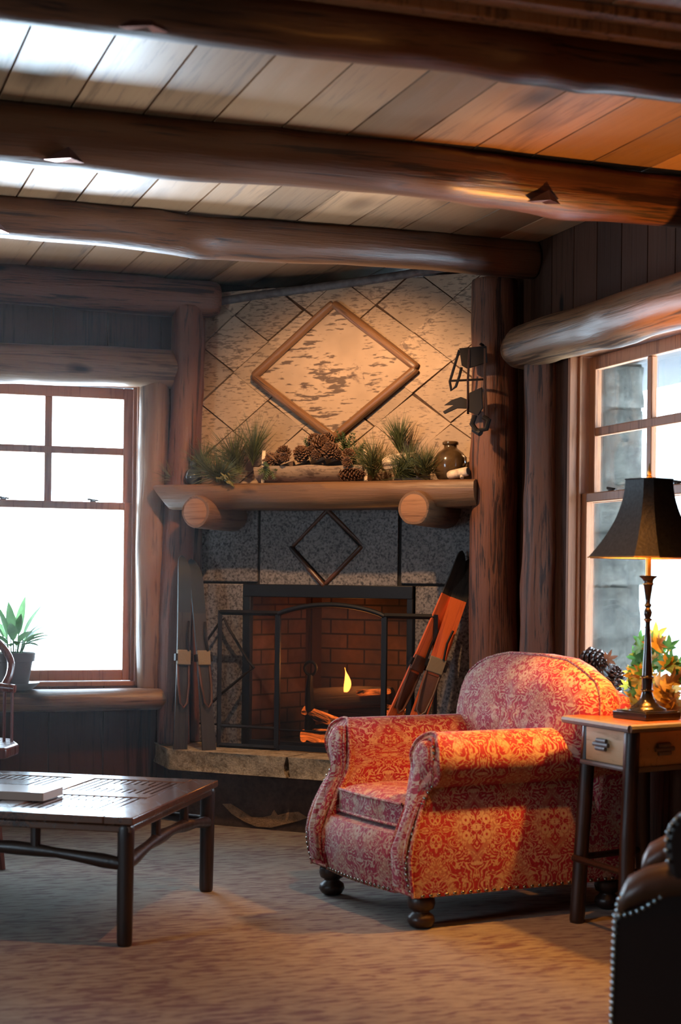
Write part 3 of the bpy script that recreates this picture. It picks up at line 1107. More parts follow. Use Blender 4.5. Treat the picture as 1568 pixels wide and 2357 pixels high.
# birch bark panel of diamond tiles above the mantel
panel = thing('birch_bark_panel', 'chimney panel of overlapping birch bark diamonds above the mantel', 'wall panel', FP)
PX0, PX1, PZ0, PZ1 = -0.84, 0.83, 1.655, 2.715
MB().box((PX0, 0.022, 1.60), (PX1, 0.045, PZ1)).build('panel_backing', 'bark', panel, smooth=False)
DC = (-0.045, 2.272)
DW, DH = 0.452, 0.335


def clip_poly(poly, x0, x1, z0, z1):
    def cut(poly, f):
        out = []
        for i in range(len(poly)):
            a, b = poly[i], poly[(i + 1) % len(poly)]
            fa, fb = f(a), f(b)
            if fa >= 0:
                out.append(a)
            if fa * fb < 0:
                t = fa / (fa - fb)
                out.append((a[0] + (b[0] - a[0]) * t, a[1] + (b[1] - a[1]) * t))
        return out
    for f in (lambda p: p[0] - x0, lambda p: x1 - p[0], lambda p: p[1] - z0, lambda p: z1 - p[1]):
        poly = cut(poly, f)
        if len(poly) < 3:
            return []
    return poly


mb = MB()
rnd = random.Random(12)
tw, th = DW * 0.90, DH * 0.90
for i in range(-5, 6):
    for j in range(-5, 6):
        c = (DC[0] + (i - j) * tw / 1.0 * 0.5 * 1.0 + 0.02, DC[1] + (i + j) * th * 0.5 + 0.02)
        gx = 0.975
        jit = lambda s: rnd.uniform(-s, s)
        poly = [(c[0] + jit(.006), c[1] + th * .5 * gx + jit(.005)), (c[0] + tw * .5 * gx + jit(.006), c[1] + jit(.005)), (c[0] + jit(.006), c[1] - th * .5 * gx + jit(.005)), (c[0] - tw * .5 * gx + jit(.006), c[1] + jit(.005))]
        poly = clip_poly(poly, PX0, PX1, PZ0, PZ1)
        dy = rnd.uniform(0.0, 0.008)
        tilt = rnd.uniform(-0.02, 0.02)
        if poly:
            mb.prism(poly, 0.004 + dy, 0.030, 'xz', None, rnd.random())
mb.build('bark_tiles', 'birch_bark', panel, smooth=False)
k = 0.97
MB().prism([(DC[0], DC[1] + DH * k), (DC[0] + DW * k, DC[1]), (DC[0], DC[1] - DH * k), (DC[0] - DW * k, DC[1])], -0.006, 0.010, 'xz', None, 0.5).build('bark_centre', 'birch_centre', panel, smooth=False)
log('bark_edge', (-0.84, 0.0, 2.655), (0.66, 0.0, 2.75), 0.022, 0.02, 71, 'bark_edge', parent=panel, seg=14, knobs=0)
fr = thing('diamond_frame', 'diamond-shaped frame of four peeled branches on the birch panel', 'frame', FP)
dv = [(DC[0], DC[1] + DH), (DC[0] + DW, DC[1] - 0.008), (DC[0] + 0.01, DC[1] - DH), (DC[0] - DW, DC[1] - 0.008)]
for i in range(4):
    a, b = dv[i], dv[(i + 1) % 4]
    log('branch', (a[0], -0.020, a[1]), (b[0], -0.020, b[1]), 0.021, 0.021, 80 + i, 'branch', parent=fr, seg=18, wob=0.06, bend=0.005, knobs=6)

# mantel
mant = thing('mantel_shelf', 'split log mantel shelf resting on two round log corbels', 'mantel', FP)
ZM0, ZM1 = 1.572, 1.697
YF = -0.335
mb = MB()
rows = []
nx = 48
for i in range(nx + 1):
    t = i / nx
    ring = []
    for j, (yy, zz, xs) in enumerate(((0.0, ZM1, 0), (YF + 0.03, ZM1, 0), (YF + 0.006, ZM1 - 0.012, 0), (YF, ZM1 - 0.045, .3), (YF + 0.008, ZM1 - 0.085, .7), (YF + 0.04, ZM0 + 0.004, 1), (YF + 0.08, ZM0, 1), (0.0, ZM0, 1))):
        x0 = -0.905 + 0.075 * xs
        x = x0 + (0.84 - x0) * t
        h = noise.noise(Vector((x * 3.2, j * 0.7, 3.3))) * 0.012 + noise.noise(Vector((x * 11, j * 1.3, 8.3))) * 0.004
        ring.append((x, yy + (h if 0 < j < 7 else 0), zz + (h * 0.7 if j > 2 else h * 0.15)))
    rows.append(ring)
mb.grid(rows, close=True)
mb.f.append(list(range(8)))
mb.val.append(0)
mb.f.append(list(range(nx * 8, nx * 8 + 8))[::-1])
mb.val.append(0)
# grain must run along the shelf: local Z of the mesh follows the shelf
rotM = RY(PI / 2)
inv = rotM.inverted()
mb.v = [inv @ v for v in mb.v]
mb.build('shelf', 'mantel_wood', mant, rotM, sharp=60)
for cxx, czz, sd in ((-0.625, 1.555, 91), (0.560, 1.562, 92)):
    co = log('corbel', (cxx, 0.02, czz), (cxx, -0.375, czz), 0.086, 0.080, sd, 'mantel_wood', parent=mant, wob=0.05, bend=0.0, knobs=2, ends=(0.01, 0.008))
    MB().lathe([(0.0005, 0.0), (0.062, 0.0), (0.073, -0.004)], 28).build('end_face', 'end_grain', co, T(0, 0, 0.3965), sharp=60)

# fire screen
scr = thing('fire_screen', 'three-panel black iron fire screen with arched centre on the hearth', 'fire screen', FP)


def sp(x, y, z):
    return (x, y, z)


S1, S2, SY = -0.262, 0.322, -0.165
SZ = 1.058
wl = (-0.592, -0.175)
wr = (0.588, -0.165)


def flat_bar(mb, p, q, w=0.009, d=0.006):
    mb.tube([p, q], w, 4, True)


mb = MB()
for x in (S1, S2):
    mb.box((x - 0.014, SY - 0.008, ZH), (x + 0.014, SY + 0.008, SZ))
mb.box((S1, SY - 0.006, ZH + 0.004), (S2, SY + 0.006, ZH + 0.030))
arch = []
for i in range(25):
    t = i / 24
    x = S1 + (S2 - S1) * t
    arch.append((x, SY, SZ - 0.008 + 0.052 * math.sin(PI * t) ** 0.75))
mb.tube(arch, 0.013, 8)
mb.tube([(S1, SY, ZH + 0.105), (S2, SY, ZH + 0.105)], 0.005, 6)
mb.build('centre_frame', 'black_iron', scr, bevel=0.002)
poly = [(S1, ZH + 0.02), (S2, ZH + 0.02)] + [(p[0], p[2]) for p in arch[::-1]]
MB().prism(poly, SY - 0.001, SY + 0.001, 'xz').build('wire_mesh', 'wire_mesh', scr, smooth=False)
for (ox, oy), hx in ((wl, S1), (wr, S2)):
    mb = MB()
    z0, z1 = ZH + 0.03, SZ - 0.004
    mb.tube([(ox, oy, ZH), (ox, oy, z1 + 0.010)], 0.013, 4)
    for z, r in ((z1, 0.013), (z0 + 0.080, 0.008), (ZH + 0.012, 0.012)):
        mb.tube([(ox, oy, z), (hx, SY, z)], r, 4)
    wg = mb.build('side_wing', 'black_iron', scr)
    MB().add([(ox, oy, z0), (hx, SY, z0), (hx, SY, z1), (ox, oy, z1)], [(0, 1, 2, 3)]).build('wire_mesh', 'wire_mesh', wg, smooth=False)

# andiron, firewood, flame
an = thing('andiron', 'black iron andiron with a ring top inside the firebox', 'andiron', FP)
ax, ay = -0.235, 0.14
mb = MB()
mb.tube([(ax, ay, ZH + 0.008), (ax, ay, 0.56), (ax - 0.005, ay, 0.66), (ax, ay, 0.735)], [0.032, 0.026, 0.020, 0.014], 10)
mb.tube([(ax, ay, 0.46), (ax, ay + 0.28, 0.46)], 0.012, 8)
mb.tube([(ax, ay + 0.28, 0.46), (ax, ay + 0.28, ZH + 0.008)], 0.012, 8)
mb.build('shaft', 'rusty_iron', an)
ring = [(ax + 0.034 * math.cos(a), ay, 0.768 + 0.034 * math.sin(a)) for a in [2 * PI * i / 24 for i in range(25)]]
MB().tube(ring, 0.008, 8, cap=False).build('ring', 'rusty_iron', an)


def fp_log(name, p0, p1, r0, r1, seed, mat, label, cat='firewood'):
    q0, q1 = FP @ Vector(p0), FP @ Vector(p1)
    return log(name, q0, q1, r0, r1, seed, mat, label, cat, seg=20, wob=0.10)


fp_log('firewood_log', (-0.28, 0.22, 0.585), (0.19, 0.24, 0.625), 0.058, 0.052, 101, 'charred', 'charred log lying on top of the fire')
fp_log('firewood_log', (-0.27, 0.15, 0.555), (0.04, 0.13, 0.475), 0.030, 0.026, 102, 'ember', 'glowing split log sloping down in front of the fire')
fp_log('firewood_log', (-0.20, 0.33, 0.53), (0.26, 0.30, 0.53), 0.05, 0.045, 103, 'charred', 'dark log at the back of the fire')
fp_log('firewood_log', (-0.275, 0.13, 0.425), (0.20, 0.18, 0.44), 0.032, 0.040, 104, 'ember', 'ember-covered log lowest in the fire grate')
fp_log('firewood_log', (0.16, 0.20, 0.57), (0.32, 0.25, 0.53), 0.03, 0.028, 105, 'ember', 'short glowing log at the right of the fire')
fp_log('firewood_log', (0.02, 0.17, 0.655), (0.20, 0.18, 0.668), 0.018, 0.014, 106, 'ember', 'thin burning stick across the top of the fire')
fl_pts = [(0, 0), (0.022, 0.012), (0.032, 0.05), (0.026, 0.085), (0.012, 0.105), (0.004, 0.135), (-0.012, 0.14), (-0.010, 0.10), (-0.016, 0.07), (-0.010, 0.02)]
mb = MB()
for k, s in ((0, 1.0),):
    rows = []
    for i in range(11):
        t = i / 10
        w = 0.024 * (math.sin(PI * min(1, t * 1.05 + 0.12)) ** 0.8) * (1 - 0.55 * t) + 0.001
        c = 0.010 * math.sin(t * 4.0)
        rows.append([(c + w * math.cos(a), 0.5 * w * math.sin(a), 0.125 * t) for a in [2 * PI * j / 10 for j in range(10)]])
    mb.grid(rows, close=True)
tag(mb.build('flame', 'flame', None, FP @ T(-0.055, 0.19, 0.650)), 'small orange flame rising from the top log', 'flame')
light('fire_glow', 'POINT', FP @ Vector((-0.05, 0.16, 0.80)), 4.0, (1.0, 0.34, 0.07), 0.05)


# ------------------------------------------------------------------ skis leaning beside the fire
def ski(name, base, top, width, mat, tipmat, label, cat, roll, thick=0.014, curve=0.05, strap='strap_canvas', group=None):
    base, top = FP @ Vector(base), FP @ Vector(top)
    M, L = aim(base, top)
    M = M @ RZ(roll)
    e = thing(name, label, cat, M, group)

    def yoff(z):
        t = z / L
        return (curve * ((t - 0.86) / 0.14) ** 2 if t > 0.86 else 0) - 0.006 * math.sin(PI * min(1, t / 0.86))

    def strip(z0, z1, n=24):
        rows = []
        for i in range(n + 1):
            z = z0 + (z1 - z0) * i / n
            t = z / L
            w = width * (0.5 - 0.05 * math.sin(PI * t)) * (1.0 if t < 0.86 else max(0.03, math.sqrt(max(0, 1 - ((t - 0.86) / 0.14) ** 2.2))))
            th = thick * (0.55 + 0.45 * math.sin(PI * min(1, max(0, t)))) / 2
            y = yoff(z)
            rows.append([(-w, y - th, z), (w, y - th, z), (w, y + th, z), (-w, y + th, z)])
        mb = MB().grid(rows, close=True)
        m = len(rows)
        mb.f += [[0, 1, 2, 3][::-1], [4 * m - 4, 4 * m - 3, 4 * m - 2, 4 * m - 1]]
        mb.val += [0, 0]
        return mb
    tp = 0.70 if mat == 'ski_dark' else 0.79
    strip(0, L * tp).build('ski_body', mat, e, sharp=40)
    strip(L * tp, L).build('ski_tip', tipmat, e, sharp=40)
    w = width / 2
    zb = L * 0.43
    y = -thick / 2 - 0.006
    # toe iron with canvas strap, heel cable and buckle on the front (local -y) face
    mb = MB()
    mb.box((-w * 0.95, y - 0.014, zb), (w * 0.95, y + 0.008, zb + 0.075))
    mb.build('toe_strap', strap, e, bevel=0.004)
    mb = MB().box((-w * 1.25, y - 0.010, zb + 0.02), (-w * 0.9, y + 0.012, zb + 0.055)).box((w * 0.9, y - 0.010, zb + 0.02), (w * 1.25, y + 0.012, zb + 0.055))
    mb.tube([(w * 0.55, y - 0.014, zb + 0.07), (w * 0.3, y - 0.018, zb + 0.15), (w * 0.5, y - 0.012, zb + 0.22)], 0.006, 6)
    mb.build('toe_iron', 'rusty_iron', e)
    loop = [(-w * 0.8, y, zb), (-w * 0.75, y - 0.010, zb - 0.10), (-w * 0.5, y - 0.016, zb - 0.19), (0, y - 0.018, zb - 0.215), (w * 0.5, y - 0.016, zb - 0.19), (w * 0.75, y - 0.010, zb - 0.10), (w * 0.8, y, zb)]
    MB().tube(loop, 0.006, 6).build('heel_cable', 'strap_leather', e)
    mb = MB().box((-w * 0.72, y - 0.001, zb - 0.20), (w * 0.72, y + 0.007, zb - 0.01))
    mb.build('foot_plate', 'ski_dark' if mat == 'ski_dark' else 'strap_leather', e, bevel=0.003)
    return e


ski('ski', (-0.69, -0.385, ZH), (-0.735, -0.285, 1.345), 0.074, 'ski_dark', 'ski_tip_black', 'dark wooden ski standing nearest the left post, pale edge, tip up', 'ski', 0.15)
ski('ski', (-0.552, -0.335, ZH), (-0.728, -0.205, 1.335), 0.074, 'ski_dark', 'ski_tip_black', 'dark wooden ski leaning left across its twin beside the fire screen', 'ski', 0.2)
ski('ski', (0.335, -0.30, ZH), (0.708, -0.07, 1.365), 0.075, 'ski_red', 'ski_dark', 'orange-red wooden ski leaning right, its black tip against the right post', 'ski', 0.15, strap='strap_leather')
ski('ski', (0.498, -0.33, ZH), (0.722, -0.03, 1.34), 0.085, 'ski_red', 'ski_dark', 'orange-red ski standing behind the armchair arm, right of its twin', 'ski', -0.25, strap='strap_canvas')

pl = thing('folded_pole', 'dark bent iron rod leaning between left skis and fire screen', 'rod', FP)
MB().tube([(-0.735, -0.08, 0.89), (-0.66, -0.06, 1.00), (-0.635, -0.06, 1.02), (-0.615, -0.06, 0.98), (-0.50, -0.05, 0.81), (-0.46, -0.05, 0.77)], 0.007, 6).build('upper_rod', 'rusty_iron', pl)
MB().tube([(-0.46, -0.05, 0.77), (-0.50, -0.07, 0.74), (-0.60, -0.16, 0.63), (-0.67, -0.20, 0.55)], [0.006, 0.014, 0.016, 0.010], 8, squash=(1, 0.5)).build('lower_bar', 'rusty_iron', pl)


# ------------------------------------------------------------------ things on the mantel
def pinecone_mesh(L, R, seed, n_rows=11, open_=0.6):
    mb = MB()
    rnd = random.Random(seed)
    mb.lathe([(R * 0.12, 0), (R * 0.45, L * 0.15), (R * 0.5, L * 0.4), (R * 0.25, L * 0.8), (0.002, L)], 8)
    ga = 2.39996
    n = n_rows * 7
    for i in range(n):
        t = i / n
        z = L * (0.03 + 0.93 * t)
        rr = R * (math.sin(PI * min(1, 0.22 + t * 0.75)) ** 0.8)
        a = i * ga
        ln = max(0.004, rr * (0.95 + 0.15 * rnd.random()))
        w = ln * 0.30
        tilt = open_ * (1.0 - 0.5 * t) + rnd.uniform(-.1, .1)
        d = Vector((math.cos(a), math.sin(a), 0))
        u = Vector((0, 0, 1))
        s = Vector((-math.sin(a), math.cos(a), 0))
        ax = d * math.cos(PI / 2 - tilt - 0.45) + u * math.sin(PI / 2 - tilt - 0.45)
        up = u * math.cos(PI / 2 - tilt - 0.45) - d * math.sin(PI / 2 - tilt - 0.45)
        b = d * rr * 0.28 + u * z
        tip = b + ax * ln
        mb.add([b - s * w * .3, b + s * w * .3, tip - ax * ln * .25 + s * w, tip + s * w * .3, tip - s * w * .3, tip - ax * ln * .25 - s * w,
                tip - ax * ln * .1 + up * ln * .14, tip - ax * ln * .1 - up * ln * .1],
               [(0, 1, 2, 6, 5), (2, 3, 6), (3, 4, 6), (4, 5, 6), (1, 0, 5, 7, 2), (3, 2, 7), (4, 3, 7), (5, 4, 7)])
    return mb


def tuft_mesh(n, L, seed, spread=0.9, r=0.0011):
    mb = MB()
    rnd = random.Random(seed)
    mb.tube([(0, 0, 0), (0, 0, L * 0.35)], [0.004, 0.002], 5)
    for i in range(n):
        z = rnd.uniform(0, L * 0.4)
        a = rnd.uniform(0, 2 * PI)
        sp_ = rnd.uniform(0.1, 1) ** 0.7 * spread
        d = Vector((math.cos(a) * math.sin(sp_), math.sin(a) * math.sin(sp_), math.cos(sp_)))
        l = L * rnd.uniform(0.55, 1.0)
        b = Vector((0, 0, z))
        droop = Vector((0, 0, -0.12 * l)) * rnd.random()
        mb.tube([b, b + d * l * 0.5 + droop * .2, b + d * l + droop], [r, r * 0.9, r * 0.25], 3, False)
    return mb


def cedar_mesh(n, L, seed):
    mb = MB()
    rnd = random.Random(seed)
    for i in range(n):
        a = rnd.uniform(0, 2 * PI)
        el = rnd.uniform(0.1, 1.3)
        d = Vector((math.cos(a) * math.sin(el), math.sin(a) * math.sin(el) * .6, math.cos(el)))
        s = d.cross(Vector((0.3, 0.8, 0.2))).normalized()
        l = L * rnd.uniform(0.6, 1)
        m = 7
        for k in range(1, m):
            p = d * l * k / m
            for sg in (-1, 1):
                q = p + (d * 0.7 + s * sg).normalized() * l * 0.28 * (1 - k / m * 0.6)
                mb.tube([p, q], [0.0035, 0.0012], 3, False)
        mb.tube([Vector((0, 0, 0)), d * l], [0.003, 0.001], 3, False)
    return mb


def fpM(x, y, z, rx=0, ry=0, rz=0):
    return FP @ T(x, y, z) @ RZ(rz) @ RY(ry) @ RX(rx)


ZS = ZM1 + 0.002
tufts = [
    (-0.845, -0.20, 0.02, -0.9, 0.13, 50, 'needle_olive', 'thin olive pine tuft at the far left end of the mantel'),
    (-0.700, -0.14, 0.07, -0.35, 0.16, 90, 'needle_green', 'green pine tuft above the dark glazed bird vase'),
    (-0.600, -0.22, 0.015, 0.9, 0.17, 110, 'needle_green', 'pine tuft spilling over the mantel edge left of the mossy sprig'),
    (-0.585, -0.20, 0.03, -1.0, 0.16, 90, 'needle_green', 'pine tuft lying low and left behind the spilling one'),
    (-0.525, -0.10, 0.06, -0.35, 0.24, 130, 'needle_green', 'tall pine tuft left of the birch planter'),
    (-0.445, -0.12, 0.10, 0.25, 0.22, 100, 'needle_green', 'tall pine tuft touching the left end of the planter'),
    (0.255, -0.17, 0.02, -0.15, 0.17, 120, 'needle_green', 'dark pine tuft just right of the birch planter'),
    (0.300, -0.14, 0.05, -0.6, 0.20, 70, 'needle_olive', 'wispy olive pine tuft leaning over the planter end'),
    (0.355, -0.08, 0.14, 0.05, 0.17, 130, 'needle_green', 'upright pine tuft behind the white birch chunk'),
    (0.385, -0.20, 0.02, 0.85, 0.16, 110, 'needle_green', 'pine tuft below the white birch chunk'),
    (0.475, -0.16, 0.02, -0.5, 0.17, 120, 'needle_green', 'pine tuft halfway between birch chunk and jug'),
    (0.505, -0.20, 0.02, 0.8, 0.15, 110, 'needle_olive', 'olive-tinged pine tuft next to the jug'),
    (0.560, -0.22, 0.02, -0.1, 0.14, 110, 'needle_green', 'pine tuft in front of the brown jug'),
]
for i, (x, y, dz, tilt, L, n, mt, lb) in enumerate(tufts):
    tag(tuft_mesh(int(n * 1.5), L * 1.02, 200 + i, 1.1 if dz < 0.1 else 0.7, 0.0014).build('pine_sprig', mt, None, fpM(x, y, ZS + dz, rx=0.25, ry=tilt), smooth=False), lb, 'pine sprig', 'pine sprigs on the mantel')
tag(cedar_mesh(16, 0.085, 4).build('cedar_sprig', 'moss', None, fpM(-0.470, -0.31, ZS + 0.015, rx=1.3, ry=0.5), smooth=False), 'pale mossy sprig hanging over the mantel front', 'sprig')

# hollow birch log planter
pln = thing('birch_log_planter', 'hollowed birch log planter filled with pinecones and cedar on the mantel', 'planter', FP @ T(0, 0, 0))
PLx0, PLx1, PLy = -0.375, 0.225, -0.155
mb = MB()
rows = []
for i in range(31):
    t = i / 30
    x = PLx0 + (PLx1 - PLx0) * t
    ring = []
    for j in range(13):
        a = PI * 1.02 + (PI * 0.96) * j / 12
        rr = 0.078 * (1 + 0.05 * noise.noise(Vector((x * 9, a * 1.4, 2.0))))
        top = 0.05 * noise.noise(Vector((x * 6, 0, 1))) if j in (0, 12) else 0
        ring.append((x, PLy + rr * math.cos(a) * 1.05, ZS + 0.086 + rr * math.sin(a) + top * 0.4))
    inner = [(p[0], PLy + (p[1] - PLy) * 0.84, ZS + 0.088 + (p[2] - ZS - 0.086) * 0.8) for p in ring[::-1]]
    rows.append(ring + inner)
mb.grid(rows, close=True)
m = len(rows[0])
mb.f += [list(range(m)), list(range(30 * m, 31 * m))[::-1]]
mb.val += [0, 0]
mb.build('bark_shell', 'birch_bark', pln, sharp=50)
# upright bark flaps at both ends
for xx, h, lean in ((PLx0 + 0.01, 0.17, 0.03), (PLx1 - 0.02, 0.16, -0.02)):
    pts = [(-0.055, 0.0), (0.055, 0.0), (0.06, 0.06), (0.04, 0.10), (0.012, h), (-0.004, h - 0.012), (-0.035, 0.11), (-0.058, 0.07)]
    MB().prism(pts, -0.009, 0.009, 'yz', T(xx, PLy, ZS + 0.004) @ RY(lean) @ RZ(0.5)).build('end_flap', 'birch_wood', pln, bevel=0.003)
mb = MB()
for i in range(7):
    x = PLx0 + 0.05 + i * 0.085
    mb.tube([(x, PLy - 0.02, ZS + 0.06), (x + 0.06, PLy + 0.01, ZS + 0.085)], 0.035, 8)
mb.build('filling', 'bark', pln, smooth=False)
for i_ in range(9):
    cxq = -0.30 + 0.055 * i_ + 0.012 * math.sin(i_ * 5)
    czq = 0.105 + 0.045 * math.sin(PI * i_ / 8)
    lbq = ('first', 'second', 'third', 'fourth', 'fifth', 'sixth', 'seventh', 'eighth', 'last')[i_]
    tag(pinecone_mesh(0.06, 0.024, 700 + i_, 7).build('pinecone', 'pinecone', None, fpM(cxq, -0.225 + 0.012 * (i_ % 2), ZS + czq - 0.012, rx=1.2 * (i_ % 3) - 0.6, ry=1.5 * math.sin(i_ * 2.2)), smooth=False),
        'tiny pinecone along the planter front, %s from the left' % lbq, 'pinecone', 'pinecones in the planter')
cones = [(-0.02, -0.19, 0.150, 0.11, 0.050, 'large open pinecone at the middle of the planter'), (-0.10, -0.21, 0.115, 0.09, 0.038, 'pinecone left of the large one in the planter'),
         (0.075, -0.20, 0.135, 0.09, 0.042, 'pinecone right of the large one in the planter'), (-0.19, -0.20, 0.115, 0.08, 0.036, 'pinecone in the left half of the planter'),
         (0.14, -0.19, 0.110, 0.08, 0.036, 'pinecone at the right end of the planter heap'), (-0.27, -0.19, 0.105, 0.075, 0.032, 'small pinecone near the left end flap'),
         (-0.055, -0.15, 0.175, 0.08, 0.036, 'pinecone behind and above the large one'), (0.03, -0.15, 0.185, 0.08, 0.036, 'pinecone at the top right of the heap')]
for i, (x, y, dz, L, R, lb) in enumerate(cones):
    tag(pinecone_mesh(L, R, 300 + i, 9).build('pinecone', 'pinecone', None, fpM(x - L * .3, y + 0.02, ZS + dz, rx=0.6 + 0.3 * (i % 3), ry=0.9 - 0.35 * (i % 4)), smooth=False), lb, 'pinecone', 'pinecones in the planter')
tag(pinecone_mesh(0.16, 0.032, 320, 13, 0.5).build('pinecone', 'pinecone', None, fpM(0.105, -0.265, ZS + 0.033, ry=PI / 2), smooth=False), 'long pinecone lying on its side in front of the planter', 'pinecone')
for i, (x, y, dz, ry, L) in enumerate(((-0.10, -0.12, 0.13, -0.3, 0.13), (-0.02, -0.10, 0.17, 0.05, 0.13), (0.07, -0.11, 0.16, 0.25, 0.12), (0.14, -0.14, 0.13, 0.6, 0.13), (-0.29, -0.22, 0.09, 0.2, 0.10))):
    lbs = ('dark cedar sprig at the left shoulder of the pinecone heap', 'dark cedar sprig topping the pinecone heap', 'dark cedar sprig right of the heap top',
           'dark cedar sprig over the right end of the planter', 'dark cedar sprig hanging over the left front of the planter')
    tag(cedar_mesh(9, L, 330 + i).build('cedar_sprig', 'cedar_green', None, fpM(x, y, ZS + dz, rx=0.2 if i < 4 else 2.4, ry=ry), smooth=False), lbs[i], 'sprig')
# twigs in the planter
for i, (p0, p1, lb) in enumerate((((-0.33, -0.22, 0.115), (-0.21, -0.24, 0.150), 'short peeled twig poking from the left of the planter'), ((-0.30, -0.23, 0.15), (-0.24, -0.24, 0.11), 'broken peeled twig crossing another in the planter'))):
    o_ = MB().tube([FP @ Vector((p0[0], p0[1], ZS + p0[2])), FP @ Vector((p1[0], p1[1], ZS + p1[2]))], 0.006, 7).build('twig', 'mantel_wood')
    tag(o_, lb, 'twig')
# jug
jg = thing('stoneware_jug', 'round brown glazed stoneware jug with narrow neck on the mantel', 'jug', FP @ T(0.655, -0.165, ZS) @ Matrix.Scale(0.86, 4))
MB().lathe([(0.045, 0), (0.070, 0.012), (0.088, 0.05), (0.094, 0.085), (0.090, 0.12), (0.072, 0.155), (0.045, 0.175), (0.037, 0.182), (0.036, 0.198)], 36).build('body', 'jug_glaze', jg, sharp=80)
MB().lathe([(0.036, 0.196), (0.044, 0.200), (0.045, 0.212), (0.040, 0.218), (0.030, 0.214), (0.028, 0.19)], 30).build('rim', 'jug_glaze', jg, sharp=80)
MB().tube([(0.085, 0.0, 0.14), (0.105, 0, 0.125), (0.108, 0, 0.095), (0.092, 0, 0.08)], 0.008, 8).build('handle', 'jug_glaze', jg, RZ(-0.3))
# bird vase
bv = thing('bird_vase', 'small dark blue-grey glazed bird-shaped vase at the mantel left', 'vase', FP @ T(-0.745, -0.20, ZS))
MB().lathe([(0.02, 0), (0.038, 0.010), (0.046, 0.04), (0.040, 0.068), (0.022, 0.085), (0.013, 0.095)], 26).build('body', 'ornament_glaze', bv, sharp=80)
MB().lathe([(0.012, 0.09), (0.019, 0.100), (0.020, 0.112), (0.012, 0.124), (0.003, 0.130)], 16).build('head', 'ornament_glaze', bv, sharp=80)
MB().tube([(-0.012, 0, 0.116), (-0.022, -0.004, 0.135), (-0.028, -0.006, 0.150)], [0.005, 0.004, 0.001], 6).build('beak', 'ornament_glaze', bv)
# birch chunk + stick
mb = log_mesh(0.17, 0.032, 0.034, 401, seg=18, wob=0.25, knobs=0)
tag(mb.build('birch_chunk', 'birch_wood', None, fpM(0.300, -0.15, ZS + 0.095, ry=PI / 2 - 0.1), smooth=False), 'peeling white birch chunk propped among the pine sprigs', 'birch piece')
st = thing('birch_stick', 'short white birch stick with a dark cut end at the mantel right', 'birch stick', FP @ T(0, 0, 0))
log('bark_tube', (0.690, -0.27, ZS + 0.022), (0.795, -0.285, ZS + 0.036), 0.020, 0.022, 403, 'birch_wood', parent=st, seg=16, wob=0.05, knobs=0)
MB().tube([(0.762, -0.283, ZS + 0.03), (0.770, -0.30, ZS + 0.004)], 0.009, 8).build('side_stub', 'birch_wood', st)
MB().tube([(0.7945, -0.285, ZS + 0.0362), (0.797, -0.2853, ZS + 0.0366)], 0.017, 14).build('cut_end', 'soot', st)

# ------------------------------------------------------------------ tack hanging on the right post
PH = T(3.005, 6.862, 0) @ RZ(-PI / 4) @ T(0, 0, 2.30) @ Matrix.Diagonal((0.88, 1, 0.80, 1)) @ T(0, 0, -2.29)   # local -y faces the room
tk = thing('iron_tack', 'old iron and leather tack hanging on the right log post', 'tack', PH)


def ph(x, y, z):
    return (x, y, z)


MB().tube([(0.01, 0.0, 2.29), (0.0, -0.02, 2.30)], 0.008, 6).build('nail', 'rusty_iron', tk)
mb = MB()
mb.prism([(-0.115, 2.28), (0.035, 2.285), (0.04, 2.19), (-0.07, 2.16), (-0.10, 2.18)], -0.030, -0.018, 'xz')
mb.build('leather_flap', 'old_leather', tk, bevel=0.003)
mb = MB()
mb.tube([(-0.115, -0.025, 2.27), (-0.135, -0.025, 2.20), (-0.165, -0.028, 2.09), (-0.155, -0.03, 2.04), (-0.13, -0.03, 2.06), (-0.11, -0.03, 2.12), (-0.10, -0.028, 2.17)], 0.007, 6)
mb.tube([(-0.155, -0.03, 2.095), (0.02, -0.03, 2.095)], 0.007, 6)
mb.build('stirrup_loop', 'rusty_iron', tk)
mb = MB()
for x0, x1, z1 in ((-0.055, -0.060, 1.90), (0.030, 0.045, 1.86)):
    mb.tube([(x0, -0.03, 2.27), (x0 * 1.1, -0.034, 2.1), (x1, -0.03, z1)], 0.013, 6, squash=(1, 0.35))
mb.build('strap', 'strap_leather', tk)
mb = MB()
mb.prism([(-0.05, 2.02), (0.02, 2.05), (0.025, 1.93), (0.0, 1.89), (-0.05, 1.91)], -0.042, -0.030, 'xz')
mb.prism([(-0.195, 1.955), (-0.15, 1.985), (-0.10, 2.00), (-0.055, 1.98), (-0.055, 1.93), (-0.12, 1.935), (-0.19, 1.905), (-0.20, 1.92), (-0.14, 1.955)], -0.036, -0.026, 'xz')
mb.build('spur_plate', 'old_leather', tk, bevel=0.003)
mb = MB()
mb.tube([(-0.02, -0.035, 1.89), (-0.03, -0.045, 1.84), (0.0, -0.05, 1.80), (0.05, -0.045, 1.81), (0.06, -0.04, 1.86), (0.03, -0.035, 1.88)], 0.014, 8)
mb.tube([(-0.02, -0.04, 1.81), (0.02, -0.05, 1.785)], 0.018, 8)
mb.build('buckle_knot', 'rusty_iron', tk)

# ------------------------------------------------------------------ coffee table
FC = Vector((1.094, 5.307, 0))
U = Vector((0.525, 0.916, 0)).normalized()
V = Vector((-0.835, 0.550, 0)).normalized()
CTM = Matrix(((U.x, V.x, 0, FC.x), (U.y, V.y, 0, FC.y), (0, 0, 1, 0), (0, 0, 0, 1)))
ct = thing('coffee_table', 'low dark rustic coffee table with slatted inlay top and branch stretchers', 'coffee table', T(FC.x, FC.y, 0))
CTL = T(-FC.x, -FC.y, 0) @ CTM
CL, CW, CH = 1.06, 1.06, 0.432


def ctb():
    return MB()


